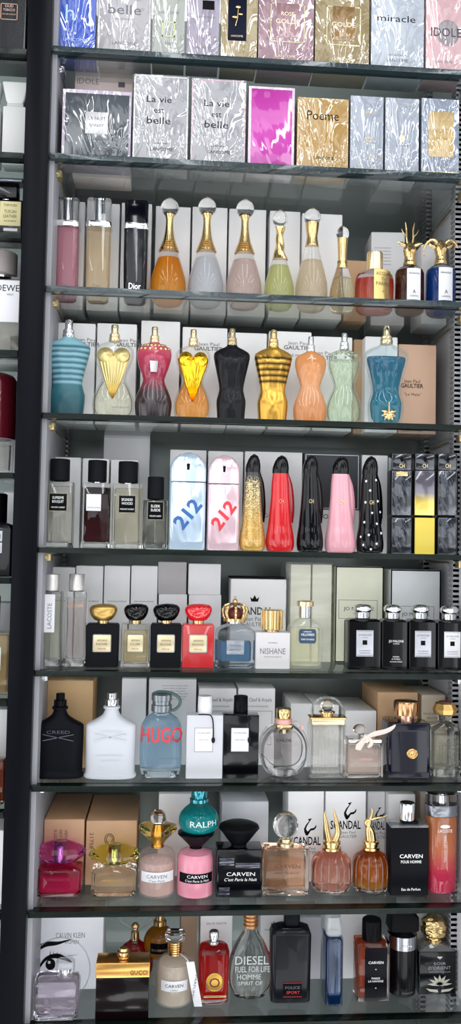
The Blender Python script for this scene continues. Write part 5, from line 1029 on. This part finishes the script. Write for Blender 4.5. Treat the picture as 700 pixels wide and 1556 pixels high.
it.loft('golden_head', GOLD, spl([(86, 13, 11, 2), (92, 12, 11, 2), (98, 13, 12, 2), (106, 16.5, 15, 2), (118, 18, 16, 2), (130, 16, 14, 2), (138, 10, 9, 2), (142, 2, 2, 2)], 6), f=lump, n=40)
it.text([('SOIR', 3, 58, 5, 18), ("D'ORIENT", 3, 50, 6, 32), ('EAU DE PARFUM', 3, 42, 2.4, 30)], -19.3, solid('8E8E94', .4)); fl = []
for k in range(7):
    a = math.radians(90+(k-3)*28); fl.append([(3+2*cos(a+1.2), 18+2*sin(a+1.2)), (3+11*cos(a+.18), 18+12*sin(a+.18)), (3+18*cos(a), 18+19*sin(a)), (3+11*cos(a-.18), 18+12*sin(a-.18)), (3+2*cos(a-1.2), 18+2*sin(a-1.2))])
for s in (-1, 1): fl.append([(3+s*2, 4), (3+s*14, 6), (3+s*20, 12), (3+s*12, 10), (3+s*3, 9)])
it.poly('flower_emblem', solid('B8B4A8', .4), fl, -19.1, .5); it.poly('heart_emblem', solid('B8B4A8', .4), [[(3, 66), (-1, 70), (1, 72), (3, 70.5), (5, 72), (7, 70)]], -19.1, .5)

# ------------------------------------------------------------------ neighbouring cabinet on the left
XP = -.2405
cab2 = bpy.data.objects.new('display_cabinet', None); C.objects.link(cab2); cab2.location = (-.5, 0, 0); tag(cab2, 'neighbouring black cabinet cut off by the left edge of the photo', 'display cabinet')
def sl2(n, m, x0, x1, y0, y1, z0, z1): o = slab(n, m, x0+.5, x1+.5, y0, y1, z0, z1, cab2); return o
sl2('side_panel', solid('1C1C22', .4), -.24, -.223, .002, YB, ZB, ZT)
sl2('side_panel', solid('1C1C22', .4), -.72, -.70, .0, YB, ZB, ZT)
YS = [79, 236, 357, 534, 719, 878, 1063, 1232, 1386]
LS = ['with the black textured box, left cabinet', 'under the frosted white flacon, left cabinet', 'under the black bottle with beige label, left cabinet', 'under the grey capped white labelled bottle, left cabinet', 'under the dark red capped jar, left cabinet', 'under the black shouldered bottle, left cabinet', 'under the beige bottle, left cabinet', 'under the brown bottle, left cabinet', 'lowest visible glass shelf of the left cabinet, its goods almost out of frame']
Z2 = []
for i, yy in enumerate(YS):
    z = at(30-i*3, yy, 0).z; Z2.append(z); glass_shelf(('glass shelf ' if i < 8 else '')+LS[i], z, -.698, -.2415, EDGE_D, .009, 'glass shelves of the left cabinet')
def ci(lab, i, x0, x1, yt, Yc, W0, H0, **k): return Item(lab, 1, x0, x1, yt, Yc, W0, H0, None, z=Z2[i], **k)
b = crate('black textured wrapped box with thin gold frame, top left corner', 1, -28, 40, -70, .015, .06, solid('171A22', .3, 0, 1, (400, .4, (1, 1, 1), 1, .001)), z=Z2[0])
frame_print(b, 29-b.hw, 55-b.hw, 58, 84, 1.2, solid('B08A78', .4, .5)); b.text([('OUD', 42-b.hw, 80, 4), ('TOBACCO', 42-b.hw, 74, 4, 18), ('EAU DE PARFUM', 42-b.hw, 67, 2, 20)], b.f, solid('C8A898', .4))
it = ci('frosted white rectangular flacon with flared white cap, left cabinet', 1, 3, 42, 131, .05, 40, 105)
it.loft('body', solid('C9C9C8', .5), rbox(-18, 18, -14, 14, 0, 74, .15, 2)); it.loft('neck', solid('BDBDBD', .5), rbox(-13, 13, -10, 10, 74, 79, .15, .6)); it.loft('flared_cap', solid('D0D0CE', .5), [(79, 12, 10, .3), (84, 15, 11, .3), (96, 18, 13, .2), (104, 20, 14, .2), (105, 19, 13, .2)])
it = ci('frosted white flacon cut off by the left photo edge', 1, -36, 1, 131, .05, 40, 105); it.loft('body', solid('C4C4C4', .5), rbox(-18, 20, -14, 14, 0, 74, .15, 2)); it.loft('flared_cap', solid('D0D0CE', .5), [(74, 10, 9, .3), (84, 15, 11, .3), (105, 19, 13, .2)])
it = ci('black bottle with beige label and black square cap, left cabinet', 2, -18, 37, 275, .05, 55, 83)
it.loft('body', BLACKG, rbox(-27, 27, -17, 17, 0, 54, .15, 2.5)); it.loft('cap', BLACKG, rbox(-17, 17, -12, 12, 57, 78, .12, 1.5)); it.loft('cap_rim', solid('6A6E78', .15, .6, 1), rbox(-21, 25, -13, 13, 78, 83, .15, 1)); it.rnd('neck', SILVER, [(54, 9), (57, 9)]); lb = it.label(solid('C9BF8C', .45), -7, 24, 20, 51, -17, .7)
it.text([('TOM FORD', 8.5, 46, 3, 20), ('TUSCAN', 8.5, 38, 4, 18), ('LEATHER', 8.5, 32, 4, 20), ('EAU DE PARFUM', 8.5, 26, 2, 18)], -17.9, INK, lb); it.box('lower_plate', solid('9A9A9E', .3, .5), -1, 20, -17.6, -17, 13, 17, None, .02, .1)
it = ci('clear bottle with large white label and grey cap, left cabinet', 3, -34, 33, 386, .05, 64, 148)
it.loft('glass_body', clear('F0F2F0', 1.2, .05), rbox(-32, 32, -16, 16, 0, 112, .12, 2)); it.loft('glass_base', crystal(), rbox(-28, 28, -12, 12, 1, 8, .1, 1)); it.loft('liquid', juice('E0DCD0', .3), rbox(-28, 28, -12, 12, 8.4, 104, .12, 2)); it.rnd('neck', SILVER, [(112, 15), (116, 15)]); it.loft('cap', solid('8E8684', .5, .1, 0, (60, .3, (1, 1, .1))), rd([(116, 21), (117, 22), (147, 22), (148, 21)])); lb = it.label(WHITE, -29, 29, 47, 106, -16.2, .5)
it.text([('LOEWE', 9, 95, 9, 40), ('SOLO', 16, 86, 2.5)], -17, INK, lb)
b = crate('white carton with barcode behind the grey capped bottle', 1, -10, 33, 400, .10, .06, WB, z=Z2[3]); bm = bmesh.new()
for i in range(9): add_poly(bm, [(6+i*1.5, 24), (6.8+i*1.5, 24), (6.8+i*1.5, 46), (6+i*1.5, 46)], b.f, .2)
tag(b.fin(bm, 'barcode', INK), None, None, None, 'stuff')
it = ci('clear jar with tall dark red round cap, left cabinet', 4, -40, 22, 566, .055, 62, 150)
it.rnd('glass_body', clear('F0F2F4', 1.3, .1), [(0, 26), (3, 29), (48, 29), (52, 24)]); it.rnd('liquid', juice('D8D4CC', .3), [(8, 24), (44, 25)]); it.rnd('red_cap', solid('5A0F1C', .2, .2, 1), [(52, 30), (54, 31), (138, 31), (144, 27), (148, 18), (150, 8)])
crate('white carton behind the dark red capped jar', 1, -20, 28, 572, .10, .06, WB2, z=Z2[4])
it = ci('black shouldered bottle with square white window print, left cabinet', 5, -34, 21, 750, .05, 55, 128)
it.loft('body', solid('10131C', .18, 0, 1), [(0, 25, 15, .3), (2, 27, 17, .25), (72, 27.5, 17, .25), (80, 24, 15, .4), (84, 14, 12, .7)]); it.rnd('cap', BLACK, [(84, 15), (126, 15), (128, 13)]); 
for z in (36, 54): it.label(solid('C8CAD2', .4), -4+6, 12, z, z+16, -17.2, .6, name='window_print'); it.label(solid('14161E', .3), 5, 9, z+4, z+11, -18, .4, name='window_center')
crate('white carton behind the black shouldered bottle, left cabinet', 1, 4, 28, 748, .10, .05, WB2, z=Z2[5])
crate('white carton behind the amber filled bottle, left cabinet', 1, -20, 17, 916, .11, .05, card('B5B6BC'), z=Z2[6])
it = ci('square bottle of pale amber perfume with white label, left cabinet', 6, -50, 16, 905, .045, 66, 156); it.loft('glass_body', clear('F4EEDE', 1.3, .04), rbox(-33, 33, -16, 16, 0, 100, .15, 2)); it.loft('liquid', juice('D9BE8A', .5), rbox(-29, 29, -12, 12, 6, 94, .2, 2)); it.rnd('cap', BLACK, [(100, 14), (156, 14)]); it.label(WHITE, -18, 20, 40, 76, -16.2, .5)
it = ci('reddish brown glass bottle cut off by the left photo edge', 7, -50, 8, 1128, .045, 60, 104); it.loft('glass_body', clear('F0DCD0', 1.2, .04), rbox(-30, 30, -16, 16, 0, 76, .15, 2)); it.loft('liquid', juice('A84A1C', .55), rbox(-26, 26, -12, 12, 5, 72, .2, 2)); it.rnd('cap', GOLD, [(76, 12), (104, 12)])
crate('grey white carton behind the reddish brown bottle', 1, -20, 11, 1078, .10, .05, WB2, z=Z2[7])
crate('white carton under the reddish brown bottle, left cabinet', 1, -30, 5, 1262, .03, .07, WB2, z=Z2[8])
